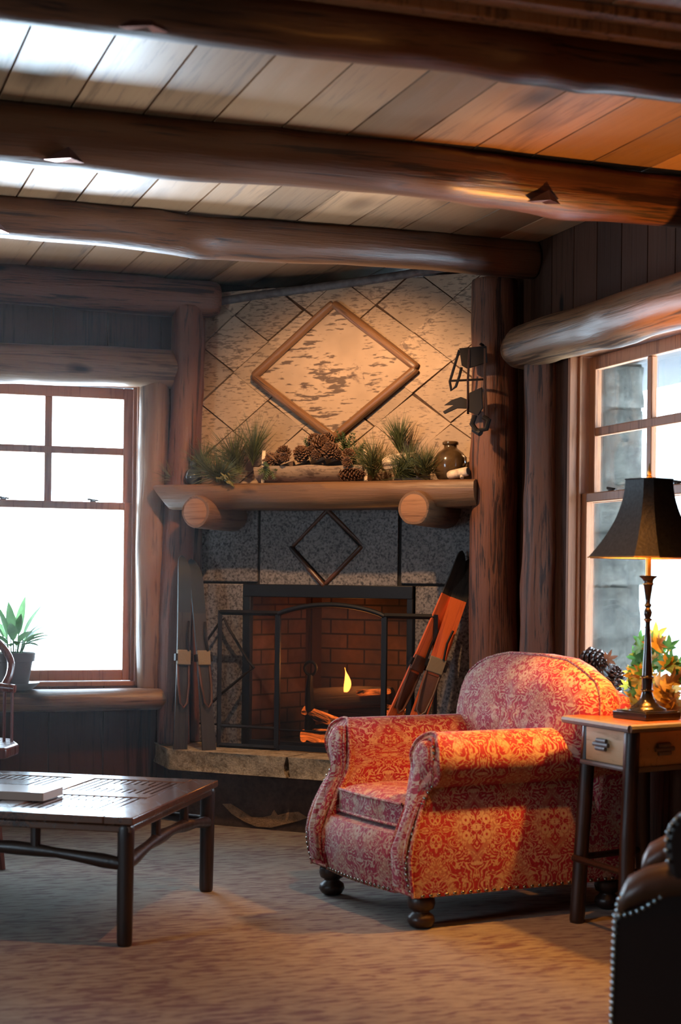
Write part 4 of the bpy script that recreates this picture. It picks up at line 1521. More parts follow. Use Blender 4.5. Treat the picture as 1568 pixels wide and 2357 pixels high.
def ctbuild(mb, name, mat, **kw):
    mb.v = [CTL @ v for v in mb.v]
    return mb.build(name, mat, ct, **kw)


mb = MB()
b_ = 0.105
mid = 0.10
zt0, zt1 = CH - 0.026, CH
# border boards, crossing middle boards
mb.box((0, 0, zt0), (CL, b_, zt1)).box((0, CW - b_, zt0), (CL, CW, zt1)).box((0, b_, zt0), (b_, CW - b_, zt1)).box((CL - b_, b_, zt0), (CL, CW - b_, zt1))
mb.box((b_, CW / 2 - mid / 2, zt0), (CL - b_, CW / 2 + mid / 2, zt1))
mb.box((CL / 2 - mid / 2, b_, zt0), (CL / 2 + mid / 2, CW / 2 - mid / 2, zt1)).box((CL / 2 - mid / 2, CW / 2 + mid / 2, zt0), (CL / 2 + mid / 2, CW - b_, zt1))
mb.box((0.012, 0.012, zt0 - 0.028), (CL - 0.012, CW - 0.012, zt0 - 0.004))
ctbuild(mb, 'table_top', 'table_top_wood', bevel=0.004)
for (px0, px1) in ((b_, CL / 2 - mid / 2), (CL / 2 + mid / 2, CL - b_)):
    for (py0, py1) in ((b_, CW / 2 - mid / 2), (CW / 2 + mid / 2, CW - b_)):
        mb = MB()
        n = 13
        st_ = (py1 - py0) / n
        for i in range(n):
            y0 = py0 + st_ * i + 0.005
            y1 = y0 + st_ - 0.010
            if 3 <= i <= n - 4:
                c0, c1 = px0 + (px1 - px0) * .30, px0 + (px1 - px0) * .70
                mb.box((px0 + 0.004, y0, zt0 + 0.004), (c0, y1, zt1 - 0.003)).box((c1, y0, zt0 + 0.004), (px1 - 0.004, y1, zt1 - 0.003))
            else:
                mb.box((px0 + 0.004, y0, zt0 + 0.004), (px1 - 0.004, y1, zt1 - 0.003))
        c0, c1 = px0 + (px1 - px0) * .32, px0 + (px1 - px0) * .68
        m_ = 5
        y0, y1 = py0 + st_ * 3, py0 + st_ * (n - 3)
        for i in range(m_):
            a = c0 + (c1 - c0) * i / m_ + 0.004
            mb.box((a, y0 + 0.006, zt0 + 0.004), (a + (c1 - c0) / m_ - 0.008, y1 - 0.006, zt1 - 0.003))
        ctbuild(mb, 'slat_inlay', 'table_top_wood', smooth=False)
for (x, y) in ((0.035, 0.035), (CL - 0.035, 0.035), (0.035, CW - 0.035), (CL - 0.035, CW - 0.035)):
    s = 0.012
    p0 = CTL @ Vector((x + 0.004 * (1 if x < .5 else -1), y, 0))
    p1 = CTL @ Vector((x, y, zt0 - 0.004))
    log('leg', p0, p1, 0.0265, 0.029, int(x * 100 + y * 37), 'dark_wood', parent=ct, seg=16, wob=0.06, bend=0.006, knobs=2)


def arch_pts(p, q, z0, rise, n=12):
    return [(p[0] + (q[0] - p[0]) * i / n, p[1] + (q[1] - p[1]) * i / n, z0 + rise * math.sin(PI * i / n)) for i in range(n + 1)]


i_ = 0.035
for p, q in (((i_, i_), (CL - i_, i_)), ((i_, i_), (i_, CW - i_)), ((CL - i_, CW - i_), (CL - i_, i_)), ((CL - i_, CW - i_), (i_, CW - i_))):
    pts = arch_pts(p, q, 0.270, 0.038)
    ctbuild(MB().tube(pts, [0.021 + 0.004 * math.sin(k * 1.7) for k in range(13)], 12), 'stretcher', 'dark_wood')
    for t in (0.33, 0.68):
        x, y = p[0] + (q[0] - p[0]) * t, p[1] + (q[1] - p[1]) * t
        ctbuild(MB().tube([(x, y, 0.295), (x, y, zt0 - 0.006)], 0.018, 10), 'spindle', 'dark_wood')

bk = thing('book', 'pale hardback book lying on the coffee table', 'book', CTM @ T(0.262, 0.427, CH + 0.001))
MB().box((0.004, 0.0, 0.003), (0.181, 0.266, 0.027)).build('pages', 'paper', bk, smooth=False)
MB().box((0, 0, 0), (0.185, 0.27, 0.003)).box((0, 0, 0.027), (0.185, 0.27, 0.030)).build('cover', 'book_cover', bk, bevel=0.001)
MB().box((-0.002, 0, 0), (0.003, 0.27, 0.030)).build('spine', 'book_spine', bk, bevel=0.001)

# ------------------------------------------------------------------ windsor chair at the left edge, mostly out of the picture
wc = thing('windsor_armchair', 'dark red bentwood armchair below the left window, cut by the frame', 'chair', T(0.62, 7.15, 0))
MB().prism([(-0.26, -0.24), (0.26, -0.28), (0.335, -0.10), (0.335, 0.12), (0.24, 0.26), (-0.24, 0.26)], 0.462, 0.510, 'xy').build('seat', 'windsor_red', wc, bevel=0.012, segs=3)
hoop = [(-0.20, 0.2, 0.50), (-0.23, 0.24, 0.75), (-0.18, 0.26, 1.02), (0.0, 0.28, 1.10), (0.16, 0.22, 1.03), (0.27, 0.10, 0.93), (0.315, 0.06, 0.86), (0.312, 0.04, 0.80), (0.29, 0.03, 0.755)]


def smooth_pts(p, k=4):
    p = [Vector(q) for q in p]
    out = []
    for i in range(len(p) - 1):
        a, b, c, d = p[max(i - 1, 0)], p[i], p[i + 1], p[min(i + 2, len(p) - 1)]
        for j in range(k):
            t = j / k
            out.append(0.5 * ((2 * b) + (c - a) * t + (2 * a - 5 * b + 4 * c - d) * t * t + (3 * b - a - 3 * c + d) * t ** 3))
    out.append(p[-1])
    return out


MB().tube(smooth_pts(hoop), 0.016, 10).build('back_hoop', 'windsor_red', wc)
MB().tube([(-0.28, 0.10, 0.755), (0.0, 0.14, 0.758), (0.25, 0.02, 0.745), (0.325, -0.03, 0.738)], [0.016, 0.018, 0.020, 0.018], 12).build('arm_rail', 'windsor_red', wc)
for x, y in ((0.315, -0.02), (0.285, 0.0), (0.2, 0.06), (-0.2, 0.1)):
    MB().tube([(x, y, 0.50), (x, y, 0.74)], 0.007, 8).build('spindle', 'windsor_red', wc)
for x, y in ((-0.2, -0.2), (0.2, -0.2), (-0.2, 0.2), (0.2, 0.2)):
    MB().tube([(x * 1.25, y * 1.25, 0), (x, y, 0.47)], [0.016, 0.022], 10).build('leg', 'windsor_red', wc)

# ------------------------------------------------------------------ potted plant on the left sill
pp = thing('potted_plant', 'leafy green plant in a grey clay pot on the left window sill', 'potted plant', T(1.085, 8.225, 0.660))
MB().lathe([(0.085, 0), (0.092, 0.003), (0.125, 0.030), (0.128, 0.036), (0.120, 0.034), (0.09, 0.012), (0.0, 0.010)], 36).build('saucer', 'saucer_clay', pp, sharp=60)
MB().lathe([(0.066, 0.012), (0.070, 0.014), (0.092, 0.140), (0.102, 0.142), (0.106, 0.182), (0.100, 0.186), (0.094, 0.182), (0.090, 0.165), (0.0, 0.163)], 36).build('pot', 'pot_clay', pp, sharp=60)
MB().lathe([(0.001, 0.166), (0.092, 0.164)], 20, cap=False).build('soil', 'soil', pp)


def leaf_mesh(L, Wd, droop, seed):
    mb = MB()
    rows = []
    n = 8
    for i in range(n + 1):
        t = i / n
        w = Wd * math.sin(PI * t ** 0.8) ** 0.9 * 0.5 + 0.0008
        y = L * t
        z = -droop * L * t * t
        rows.append([(-w, y, z + w * 0.35), (0, y, z), (w, y, z + w * 0.35)])
    return mb.grid(rows)


rnd = random.Random(9)
leafs = [(0.95, 0.25, 0.20), (-2.6, 0.3, 0.17), (-2.9, 0.55, 0.16), (-2.2, 0.12, 0.16), (0.2, 0.75, 0.15), (0.5, 0.9, 0.13), (-0.4, 0.95, 0.14), (-1.2, 0.8, 0.12), (-1.8, 0.7, 0.15), (2.2, 0.6, 0.14), (1.5, 0.3, 0.12), (3.0, 0.85, 0.16), (-0.9, 1.15, 0.10), (0.1, 1.3, 0.15), (0.75, 0.12, 0.10), (-0.3, 1.05, 0.16), (-0.7, 0.9, 0.15), (0.4, 1.15, 0.17), (-2.4, 0.95, 0.16), (3.3, 1.1, 0.17), (-1.5, 1.1, 0.14), (-0.15, 0.6, 0.13), (0.3, 0.42, 0.19), (-2.0, 1.2, 0.15)]
for i, (a, el, L) in enumerate(leafs):
    stem = 0.05 + 0.05 * (1.3 - el)
    d = Vector((math.cos(a) * math.sin(el), math.sin(a) * math.sin(el), math.cos(el)))
    b = Vector((math.cos(a) * 0.03, math.sin(a) * 0.03, 0.165))
    k = b + Vector((d.x * 0.5, d.y * 0.5, 1)).normalized() * stem
    ang = -a + PI / 2
    M = T(*k) @ RZ(a - PI / 2) @ RX(PI / 2 - el)
    lf = leaf_mesh(L * 1.05, 0.042 + 0.012 * rnd.random(), 0.35 * el, i).build('leaf', 'leaf_green', pp, M, sharp=180)
    MB().tube([M.inverted() @ b, Vector((0, 0, 0))], 0.0028, 5).build('stem', 'leaf_green', lf)

# ------------------------------------------------------------------ armchair (local u: front to back, v: near to far side)
ang = math.radians(9.5)
ACM = T(2.094, 5.285, 0) @ RZ(ang)
ac = thing('armchair', 'red and gold damask rolled-arm armchair facing left beside the fire', 'armchair', ACM)
AW, AD = 0.80, 0.90


def front_u(z):
    """how far the front face stands back at height z"""
    pts = [(0.10, -0.01), (0.22, -0.035), (0.33, -0.012), (0.43, 0.035), (0.52, 0.075), (0.60, 0.065), (0.66, 0.075), (0.69, 0.10), (0.75, 0.13)]
    for (a, b), (c, d) in zip(pts[:-1], pts[1:]):
        if z <= c:
            t = max(0, (z - a) / (c - a))
            t = t * t * (3 - 2 * t)
            return b + (d - b) * t
    return pts[-1][1]


def arm_outline(grow=0.0):
    """cross-section (v,z) of the near arm: outer side at v=0, rolled top hanging outward"""
    c = (0.072, 0.588)
    r = 0.100 + grow
    pts = [(0.014 - grow, 0.115 - grow), (0.006 - grow, 0.25), (0.014 - grow, 0.36), (0.034 - grow, 0.455), (0.036 - grow, 0.495)]
    for k in range(13):
        a = math.radians(226 - k * 18.4)
        pts.append((c[0] + r * math.cos(a), c[1] + r * math.sin(a)))
    pts += [(0.158 + grow, 0.50), (0.150 + grow, 0.40), (0.150 + grow, 0.25), (0.150 + grow, 0.115 - grow)]
    return pts


def uv_chair(c, n):
    a = (abs(n.x), abs(n.y), abs(n.z))
    k = a.index(max(a))
    return ((c.y, c.z + 0.13), (c.x + 0.09, c.z + 0.11), (c.x + 0.09, c.y + 0.7 * 1))[k]


def uv_arm(c, n):
    # wraps the cloth over the roll
    if abs(n.x) > 0.75:
        return (c.y, c.z)
    a = math.atan2(c.z - 0.590, abs(c.y - (0.078 if c.y < AW / 2 else AW - 0.078)) + 1e-4)
    return (c.x + 0.09, c.z + 0.11) if c.z < 0.52 else (c.x + 0.09, 0.63 + 0.09 * (PI / 2 + (math.atan2((c.y - 0.078) if c.y < AW / 2 else (AW - 0.078 - c.y), c.z - 0.590))))


def flip(v, far):
    return AW - v if far else v


for far in (False, True):
    ol = arm_outline()
    us = [0.0, 0.006, 0.02, 0.06] + [0.12 + 0.80 * i / 14 for i in range(15)]
    rows = []
    for k, uu in enumerate(us):
        ring = []
        s = 1.0 if k > 1 else (0.90, 0.965)[k]
        for (v, z) in ol:
            vv = 0.082 + (v - 0.082) * s
            zz = 0.42 + (z - 0.42) * (1 - (1 - s) * 0.35)
            f = front_u(z)
            x = f + uu if uu < 0.12 else f * max(0, 1 - (uu - 0.12) / 0.3) + uu
            ring.append((x, flip(vv, far), zz))
        rows.append(ring)
    mb = MB().grid(rows, close=True)
    m = len(ol)
    mb.f += [list(range(m)), list(range((len(us) - 1) * m, len(us) * m))[::-1]]
    mb.val += [0, 0]
    arm = mb.build('arm', 'damask', ac, sharp=50, uvfn=uv_arm)
    # raised front panel following the scroll, with piping round it
    inner = []
    cz_, cv_ = 0.42, 0.085
    for (v, z) in ol:
        k = 0.60
        inner.append((cv_ + (v - cv_) * k, 0.40 + (z - 0.40) * 0.90))
    rows = []
    for du, s in ((0.010, 1.0), (-0.012, 0.95), (-0.018, 0.70), (-0.019, 0.3)):
        rows.append([(front_u(z) + du, flip(cv_ + (v - cv_) * s, far), 0.40 + (z - 0.40) * (1 - (1 - s) * .18)) for v, z in inner])
    mb = MB().grid(rows, close=True)
    mb.f.append(list(range(3 * m, 4 * m))[::-1])
    mb.val.append(0)
    mb.build('arm_front', 'damask', ac, sharp=60, uvfn=uv_chair)
    for sc, rr in ((0.66, 0.0075), (0.97, 0.0075)):
        pts = [(front_u(z) - 0.004 if sc < 0.9 else front_u(z) + 0.004, flip(cv_ + (v - cv_) * sc, far), 0.40 + (z - 0.40) * (0.92 if sc < .9 else 0.99)) for v, z in ol]
        MB().tube(smooth_pts(pts, 2), rr, 6).build('piping', 'damask', ac, uvfn=uv_chair)

# front apron, seat deck, seat cushion
rows = []
for i in range(13):
    t = i / 12
    v = 0.150 + 0.50 * t
    bul = 0.018 * math.sin(PI * t)
    rows.append([(-0.004 - bul, v, 0.112), (-0.026 - bul, v, 0.20), (-0.024 - bul, v, 0.28), (-0.002 - bul, v, 0.322), (0.05, v, 0.330), (0.6, v, 0.31), (0.6, v, 0.112)])
mb = MB().grid(rows, close=True)
mb.f += [list(range(7)), list(range(12 * 7, 13 * 7))[::-1]]
mb.val += [0, 0]
mb.build('front_apron', 'damask', ac, sharp=50, uvfn=uv_chair)


def cushion(size, crown, M, name, rnd_=0.35, seed=1, wr=0.004):
    sx, sy, sz = size
    mb = MB()
    n = 18
    top, bot = [], []
    for i in range(n + 1):
        rt, rb = [], []
        for j in range(n + 1):
            a, b = -1 + 2 * i / n, -1 + 2 * j / n
            ex = (1 - abs(a) ** 6) ** (1 / 6.) if abs(a) < 1 else 0
            x = a * sx / 2 * (1 - rnd_ * 0.12 * b * b)
            y = b * sy / 2 * (1 - rnd_ * 0.12 * a * a)
            h = (max(0, 1 - a ** 4) * max(0, 1 - b ** 4)) ** 0.4
            ww = wr * noise.noise(Vector((x * 9 + seed, y * 9, 1)))
            rt.append((x, y, sz / 2 * 0.75 + crown * h + ww))
            rb.append((x, y, -sz / 2 * 0.75 - crown * 0.5 * h))
        top.append(rt)
        bot.append(rb)
    mb.grid(top)
    mb.grid(bot)
    N1 = n + 1
    off = N1 * N1
    idx = [(0, j) for j in range(n)] + [(i, n) for i in range(n)] + [(n, j) for j in range(n, 0, -1)] + [(i, 0) for i in range(n, 0, -1)]
    ids = [i * N1 + j for i, j in idx]
    for k in range(len(ids)):
        a, b = ids[k], ids[(k + 1) % len(ids)]
        mb.f.append([a, b, b + off, a + off])
        mb.val.append(0)
    o = mb.build(name, 'damask', ac, M, sharp=60, uvfn=lambda c, nn: uv_chair(c + Vector((0.2, 0.35, 0.1)), nn))
    # piping round both edges
    for zz, gg in ((sz / 2 * 0.75, top), (-sz / 2 * 0.75, bot)):
        pts = [gg[i][j] for i, j in idx]
        pts = [(p[0] * 1.005, p[1] * 1.005, zz) for p in pts] + [(pts[0][0] * 1.005, pts[0][1] * 1.005, zz)]
        MB().tube(pts, 0.006, 6, cap=False).build('piping', 'damask', o, uvfn=uv_chair)
    return o


cushion((0.60, 0.495, 0.105), 0.028, T(0.318, AW / 2, 0.385), 'seat_cushion', seed=3)

# back: upholstered frame and big loose cushion
mb = MB()
rows = []
for z, u0, u1, hw in ((0.112, 0.75, 0.925, 0.385), (0.4, 0.77, 0.935, 0.385), (0.6, 0.79, 0.955, 0.39), (0.72, 0.81, 0.97, 0.385), (0.79, 0.825, 0.975, 0.34), (0.825, 0.85, 0.965, 0.26)):
    rows.append([(u0, AW / 2 - hw, z), (u1, AW / 2 - hw, z), (u1, AW / 2 + hw, z), (u0, AW / 2 + hw, z)])
mb.grid(rows, close=True)
mb.f += [[0, 1, 2, 3], [20, 21, 22, 23][::-1]]
mb.val += [0, 0]
mb.build('back_frame', 'damask', ac, bevel=0.03, segs=3, uvfn=uv_chair)
mb = MB()
rows = []
n1, n2 = 22, 40
for i in range(n1 + 1):
    t = i / n1                       # 0 front pole .. 1 rear pole
    th = PI * t
    row = []
    for j in range(n2):
        a = 2 * PI * j / n2
        ca, sa = math.cos(a), math.sin(a)
        # superellipse outline: broad, rounder above than below
        pw = 2.6
        q = (abs(ca) ** pw + abs(sa) ** pw) ** (-1 / pw)
        R = math.sin(th) ** 0.62
        yy = 0.485 * q * ca * R
        zz = (0.235 if sa > 0 else 0.215) * q * sa * R
        uu = -0.135 * math.cos(th) * (0.92 + 0.08 * math.cos(2 * a) * math.sin(th) ** 2)
        wr = 0.010 * noise.noise(Vector((yy * 9, zz * 5, t * 3))) + 0.006 * noise.noise(Vector((yy * 24, zz * 10, 4)))
        # gather toward the lower near corner
        uu += wr * 1.3
        row.append((uu + 0.10 * (zz + 0.2) * 0.9, yy * (1 + wr), zz + wr * 0.5))
    rows.append(row)
mb.grid(rows, close=True)
mb.f += [list(range(n2))[::-1], list(range(n1 * n2, (n1 + 1) * n2))]
mb.val += [0, 0]
bc = mb.build('back_cushion', 'damask', ac, T(0.705, AW / 2 - 0.055, 0.715), sharp=180, uvfn=lambda c, n: (c.y + 0.02, c.z + c.x * 0.4 + 0.3) if abs(n.y) < 0.8 else (c.x + .1, c.z + .3))
pts = []
for j in range(n2 + 1):
    r = rows[n1 // 2 - 2][j % n2]
    pts.append((r[0], r[1] * 1.01, r[2] * 1.01))
MB().tube(pts, 0.006, 6, cap=False).build('piping', 'damask', bc, uvfn=uv_chair)

# bun feet
for (uu, v) in ((0.055, 0.065), (0.055, AW - 0.065), (0.87, 0.06), (0.87, AW - 0.06)):
    MB().lathe([(0.024, 0.0), (0.040, 0.008), (0.050, 0.026), (0.046, 0.044), (0.030, 0.056), (0.030, 0.062), (0.045, 0.070), (0.050, 0.088), (0.048, 0.104), (0.045, 0.114)], 24).build('foot', 'dark_wood', ac, T(uu, v, 0), sharp=80)
# nailheads
nail_o = None


def nails(parent, pts, nrm, mat='nail_brass', r=0.0075):
    me = bpy.data.meshes.get('nailhead_' + mat)
    for p, nn in zip(pts, nrm):
        z = Vector(nn).normalized()
        a = Vector((0, 0, 1)) if abs(z.z) < 0.9 else Vector((0, 1, 0))
        x = a.cross(z).normalized()
        M = Matrix((x, z.cross(x), z)).transposed().to_4x4()
        M.translation = Vector(p)
        if me is None:
            o = MB().lathe([(r, -0.001), (r * 0.92, r * 0.3), (r * 0.6, r * 0.55), (0.0004, r * 0.68)], 12).build('nailhead', mat, parent, M, sharp=180)
            me = o.data
            me.name = 'nailhead_' + mat
        else:
            o = bpy.data.objects.new('nailhead', me)
            COL.objects.link(o)
            o.parent = parent
            o.matrix_local = M


pts, nr = [], []
for i in range(27):
    pts.append((0.03 + 0.86 * i / 26, 0.0125, 0.122))
    nr.append((0, -1, 0))
for i in range(19):
    t = i / 18
    pts.append((-0.009 - 0.018 * math.sin(PI * t), 0.155 + 0.49 * t, 0.122))
    nr.append((-1, 0, 0))
for far in (False, True):
    for i in range(26):
        z = 0.14 + 0.50 * i / 25
        edge = 0.012 if z < 0.36 else 0.022 if z < 0.5 else 0.016
        if z > 0.53:
            edge = 0.078 - math.sqrt(max(0, 0.080 ** 2 - (z - 0.59) ** 2))
        pts.append((front_u(z) + 0.0, flip(edge + 0.011, far), z))
        nr.append((-1, 0.3 if far else -0.3, 0))
nails(ac, pts, nr)

# ------------------------------------------------------------------ side table
TA, TB = Vector((2.700, 4.890)), Vector((2.662, 5.307))
td = Vector((math.cos(math.radians(17)), math.sin(math.radians(17))))
tl = (TB - TA)
STW, STL = 0.42, tl.length
tln = tl.normalized()
STM = Matrix(((td.x, tln.x, 0, TA.x), (td.y, tln.y, 0, TA.y), (0, 0, 1, 0), (0, 0, 0, 1)))
sd = thing('side_table', 'small dark side table with twig-pull drawers beside the armchair', 'side table', T(TA.x, TA.y, 0))
STQ = T(-TA.x, -TA.y, 0) @ STM
TZ = 0.745


def stb(mb, name, mat, parent=None, **kw):
    mb.v = [STQ @ v for v in mb.v]
    return mb.build(name, mat, parent or sd, **kw)


stb(MB().box((0.004, 0.004, TZ - 0.024), (STW, STL, TZ)), 'table_top', 'side_top_wood', bevel=0.003)
mb = MB()
mb.tube([(0, 0.0, TZ - 0.013), (STW, 0.0, TZ - 0.013)], 0.0135, 8).tube([(0, 0, TZ - 0.013), (0, STL, TZ - 0.013)], 0.0135, 8)
stb(mb, 'top_edging', 'twig_grey')
ap0, ap1 = TZ - 0.165, TZ - 0.026
stb(MB().box((0.07, 0.07, ap0), (STW - 0.03, STL - 0.03, ap1)), 'apron', 'dark_wood', bevel=0.003)
# drawers on the left face (local x=0.05 side) and on the front face
dr = stb(MB().box((0.055, 0.10, ap0 + 0.012), (0.075, STL - 0.075, ap1 - 0.008)), 'drawer', 'drawer_wood', bevel=0.002)


def pull(parent, along, cx_, cz_, off):
    mb = MB()
    for dz, ln, sh in ((0.014, 0.030, -0.004), (0.0, 0.046, 0.0), (-0.014, 0.030, 0.0)):
        if along == 'y':
            mb.tube([(off, cx_ - ln + sh, cz_ + dz), (off, cx_ + ln + sh, cz_ + dz)], 0.008, 8)
        else:
            mb.tube([(cx_ - ln + sh, off, cz_ + dz), (cx_ + ln + sh, off, cz_ + dz)], 0.008, 8)
    return stb(mb, 'twig_pull', 'twig_grey', parent)


pull(dr, 'y', STL / 2 + 0.03, (ap0 + ap1) / 2 + 0.005, 0.048)
dr2 = stb(MB().box((0.085, 0.055, ap0 + 0.012), (STW - 0.07, 0.075, ap1 - 0.008)), 'drawer', 'drawer_wood', bevel=0.002)
pull(dr2, 'x', STW / 2, (ap0 + ap1) / 2, 0.048)
mb = MB().tube([(0.052, 0.085, ap0 + 0.003), (0.052, STL - 0.05, ap0 + 0.003)], 0.009, 8).tube([(0.08, 0.052, ap0 + 0.003), (STW - 0.05, 0.052, ap0 + 0.003)], 0.009, 8)
stb(mb, 'drawer_rail', 'twig_grey')
for (x, y) in ((0.055, 0.055), (0.085, STL - 0.055), (STW - 0.045, 0.055), (STW - 0.045, STL - 0.05)):
    sx, sy = (-0.035 if x < .2 else 0.02), (-0.01 if y < .2 else 0.02)
    p1 = STQ @ Vector((x, y, TZ - 0.026))
    p0 = STQ @ Vector((x + sx, y + sy, 0))
    log('leg', p0, p1, 0.027, 0.027, int(500 + 100 * x + 31 * y), 'dark_wood', parent=sd, seg=16, wob=0.06, bend=0.006, knobs=2)
c4 = [(0.03, 0.05), (0.03, STL - 0.035), (STW - 0.03, STL - 0.035), (STW - 0.03, 0.05)]
for i in range(4):
    a, b = c4[i], c4[(i + 1) % 4]
    stb(MB().tube([(a[0], a[1], 0.235), (b[0], b[1], 0.235)], 0.0125, 8), 'stretcher', 'dark_wood')

# ------------------------------------------------------------------ table lamp
LX, LY = 2.888, 5.112
lm = thing('table_lamp', 'black candlestick table lamp with flared black shade on the side table', 'table lamp', T(LX, LY, TZ) @ RZ(math.radians(14)) @ Matrix.Scale(0.98, 4))
k = 0.001530
MB().box((-0.086, -0.086, 0.001), (0.086, 0.086, 0.028)).box((-0.078, -0.078, 0.028), (0.078, 0.078, 0.033)).build('base', 'lamp_black', lm, bevel=0.003)
prof = [(0.070, 0.033), (0.068, 0.038), (0.052, 0.046), (0.034, 0.060), (0.024, 0.078), (0.0195, 0.094), (0.0195, 0.098), (0.0235, 0.101), (0.0235, 0.105), (0.0185, 0.108), (0.0195, 0.145), (0.024, 0.148), (0.025, 0.152), (0.0185, 0.156),
        (0.0180, 0.17), (0.0135, 0.25), (0.0085, 0.345), (0.010, 0.352), (0.0155, 0.356), (0.0155, 0.360), (0.0095, 0.364), (0.014, 0.374), (0.0155, 0.384), (0.012, 0.394), (0.0085, 0.400), (0.013, 0.408), (0.013, 0.412), (0.0085, 0.417),
        (0.0095, 0.43), (0.0165, 0.480), (0.020, 0.484), (0.020, 0.488), (0.0175, 0.492), (0.020, 0.502), (0.032, 0.512), (0.0325, 0.516), (0.012, 0.518)]
MB().lathe(prof, 28).build('column', 'lamp_black', lm, sharp=50)
for r, z in ((0.0238, 0.103), (0.0252, 0.150), (0.0158, 0.358), (0.0133, 0.410), (0.0203, 0.486)):
    MB().lathe([(r - 0.003, z - 0.0018), (r + 0.0004, z - 0.001), (r + 0.0004, z + 0.001), (r - 0.003, z + 0.0018)], 28).build('gilt_ring', 'lamp_gold', lm)
MB().lathe([(0.0105, 0.517), (0.0105, 0.60), (0.004, 0.605), (0.004, 0.865)], 16).build('neck', 'lamp_gold', lm, sharp=50)


def cut_square(h, cut):
    c = h - cut
    return [(-c, -h), (c, -h), (h, -c), (h, c), (c, h), (-c, h), (-h, c), (-h, -c)]


rows, inn = [], []
zs0, zs1 = 0.580, 0.862
for i in range(11):
    t = i / 10
    hw = 0.072 + (0.178 - 0.072) * (1 - t) ** 2.0 + 0.004 * (1 - t)
    z = zs0 + (zs1 - zs0) * t
    rows.append([(p[0], p[1], z) for p in cut_square(hw, hw * 0.34)])
    inn.append([(p[0] * 0.975, p[1] * 0.975, z) for p in cut_square(hw, hw * 0.34)])
sh = MB().grid(rows, close=True).build('shade', 'shade_cloth', lm, sharp=20)
MB().grid(inn, close=True).build('shade_lining', 'shade_lining', sh, sharp=20)
for z, hw in ((zs0, 0.182), (zs1, 0.072)):
    q = cut_square(hw, hw * 0.34)
    MB().tube([(p[0], p[1], z) for p in q] + [(q[0][0], q[0][1], z)], 0.003, 6, cap=False).build('shade_trim', 'lamp_gold' if z == zs0 else 'shade_cloth', sh)
MB().lathe([(0.004, 0.860), (0.010, 0.866), (0.010, 0.874), (0.005, 0.878), (0.008, 0.886), (0.006, 0.896), (0.0005, 0.922)], 14).build('finial', 'lamp_gold', lm)
MB().lathe([(0.003, 0.62), (0.012, 0.63), (0.012, 0.65), (0.026, 0.685), (0.028, 0.705), (0.018, 0.728), (0.001, 0.735)], 18).build('light_bulb', 'bulb', lm, T(0.034, 0, 0), sharp=180)
light('lamp_bulb_light', 'POINT', (LX - 0.005, LY - 0.01, TZ + 0.735), 108, (1.0, 0.41, 0.07), 0.03)

# ------------------------------------------------------------------ things on the right ledge
cp = thing('metal_cup', 'shiny metal pail on the ledge behind the armchair', 'pail', T(3.172, 5.930, 0.663))
MB().lathe([(0.042, 0), (0.044, 0.004), (0.052, 0.118), (0.055, 0.120), (0.056, 0.125), (0.050, 0.123), (0.044, 0.06), (0.0, 0.055)], 32).build('body', 'galvanised', cp, sharp=60)
tag(pinecone_mesh(0.20, 0.056, 601, 13, 0.55).build('pinecone', 'pinecone_dark', None, T(3.165, 6.115, 0.905) @ RZ(-PI / 2 - 0.1) @ RY(PI / 2 + 0.08), smooth=False), 'large dark pinecone lying across the top of the metal pail', 'pinecone')
tag(pinecone_mesh(0.12, 0.052, 602, 10, 0.7).build('pinecone', 'pinecone_dark', None, T(3.172, 5.920, 0.775) @ RX(0.35), smooth=False), 'round dark pinecone sitting in the rim of the metal pail', 'pinecone')


def maple(size, seed):
    rnd = random.Random(seed)
    pts = []
    lobes = [(90, 1.0), (38, 0.92), (142, 0.92), (-8, 0.62), (188, 0.62)]
    seq = [(-75, 0.28), (-38, 0.42), (-8, 0.66), (12, 0.40), (26, 0.60), (38, 0.95), (54, 0.62), (64, 0.42), (76, 0.66), (90, 1.0), (104, 0.66), (116, 0.42), (126, 0.62), (142, 0.95), (154, 0.60), (168, 0.40), (188, 0.66), (218, 0.42), (255, 0.28)]
    for a, r in seq:
        a = math.radians(a + rnd.uniform(-3, 3))
        r *= size * rnd.uniform(0.92, 1.06)
        pts.append((r * math.cos(a), r * math.sin(a) + size * 0.1))
    mb = MB()
    vs = [(0, 0, 0.0)] + [(p[0], p[1], -0.25 * (p[0] ** 2 + p[1] ** 2) / size + 0.05 * size * rnd.uniform(-1, 1)) for p in pts]
    n = len(pts)
    mb.add(vs, [(0, i, i + 1) for i in range(1, n)] + [(0, n, 1)])
    return mb


lp = thing('autumn_leaf_plant', 'bouquet of yellow and green maple leaves on the ledge behind the lamp', 'plant', T(3.16, 5.50, 0.663))
MB().lathe([(0.05, 0), (0.06, 0.01), (0.075, 0.11), (0.07, 0.115), (0.06, 0.10)], 24).build('vase', 'jug_glaze', lp, sharp=70)
rnd = random.Random(77)
for i in range(110):
    t = rnd.random()
    zz = 0.06 + 0.28 * rnd.random()
    R = 0.15 * (1 - 0.4 * abs(zz - 0.18) / 0.18)
    a = rnd.uniform(0, 2 * PI)
    p = Vector((R * 0.5 * math.cos(a) * rnd.random() ** .5 - 0.02, R * math.sin(a), zz))
    mt = 'leaf_maple_green' if (zz > 0.20 and rnd.random() < 0.6) else rnd.choice(['leaf_maple_yellow', 'leaf_maple_tan', 'leaf_maple_yellow', 'leaf_maple_tan', 'leaf_maple_green'])
    M = T(*p) @ RZ(rnd.uniform(-0.9, 0.9) - 0.9) @ RX(PI / 2 + rnd.uniform(-0.9, 0.6)) @ RZ(rnd.uniform(-1.2, 1.2))
    maple(rnd.uniform(0.042, 0.066), i).build('leaf', mt, lp, M, sharp=180)
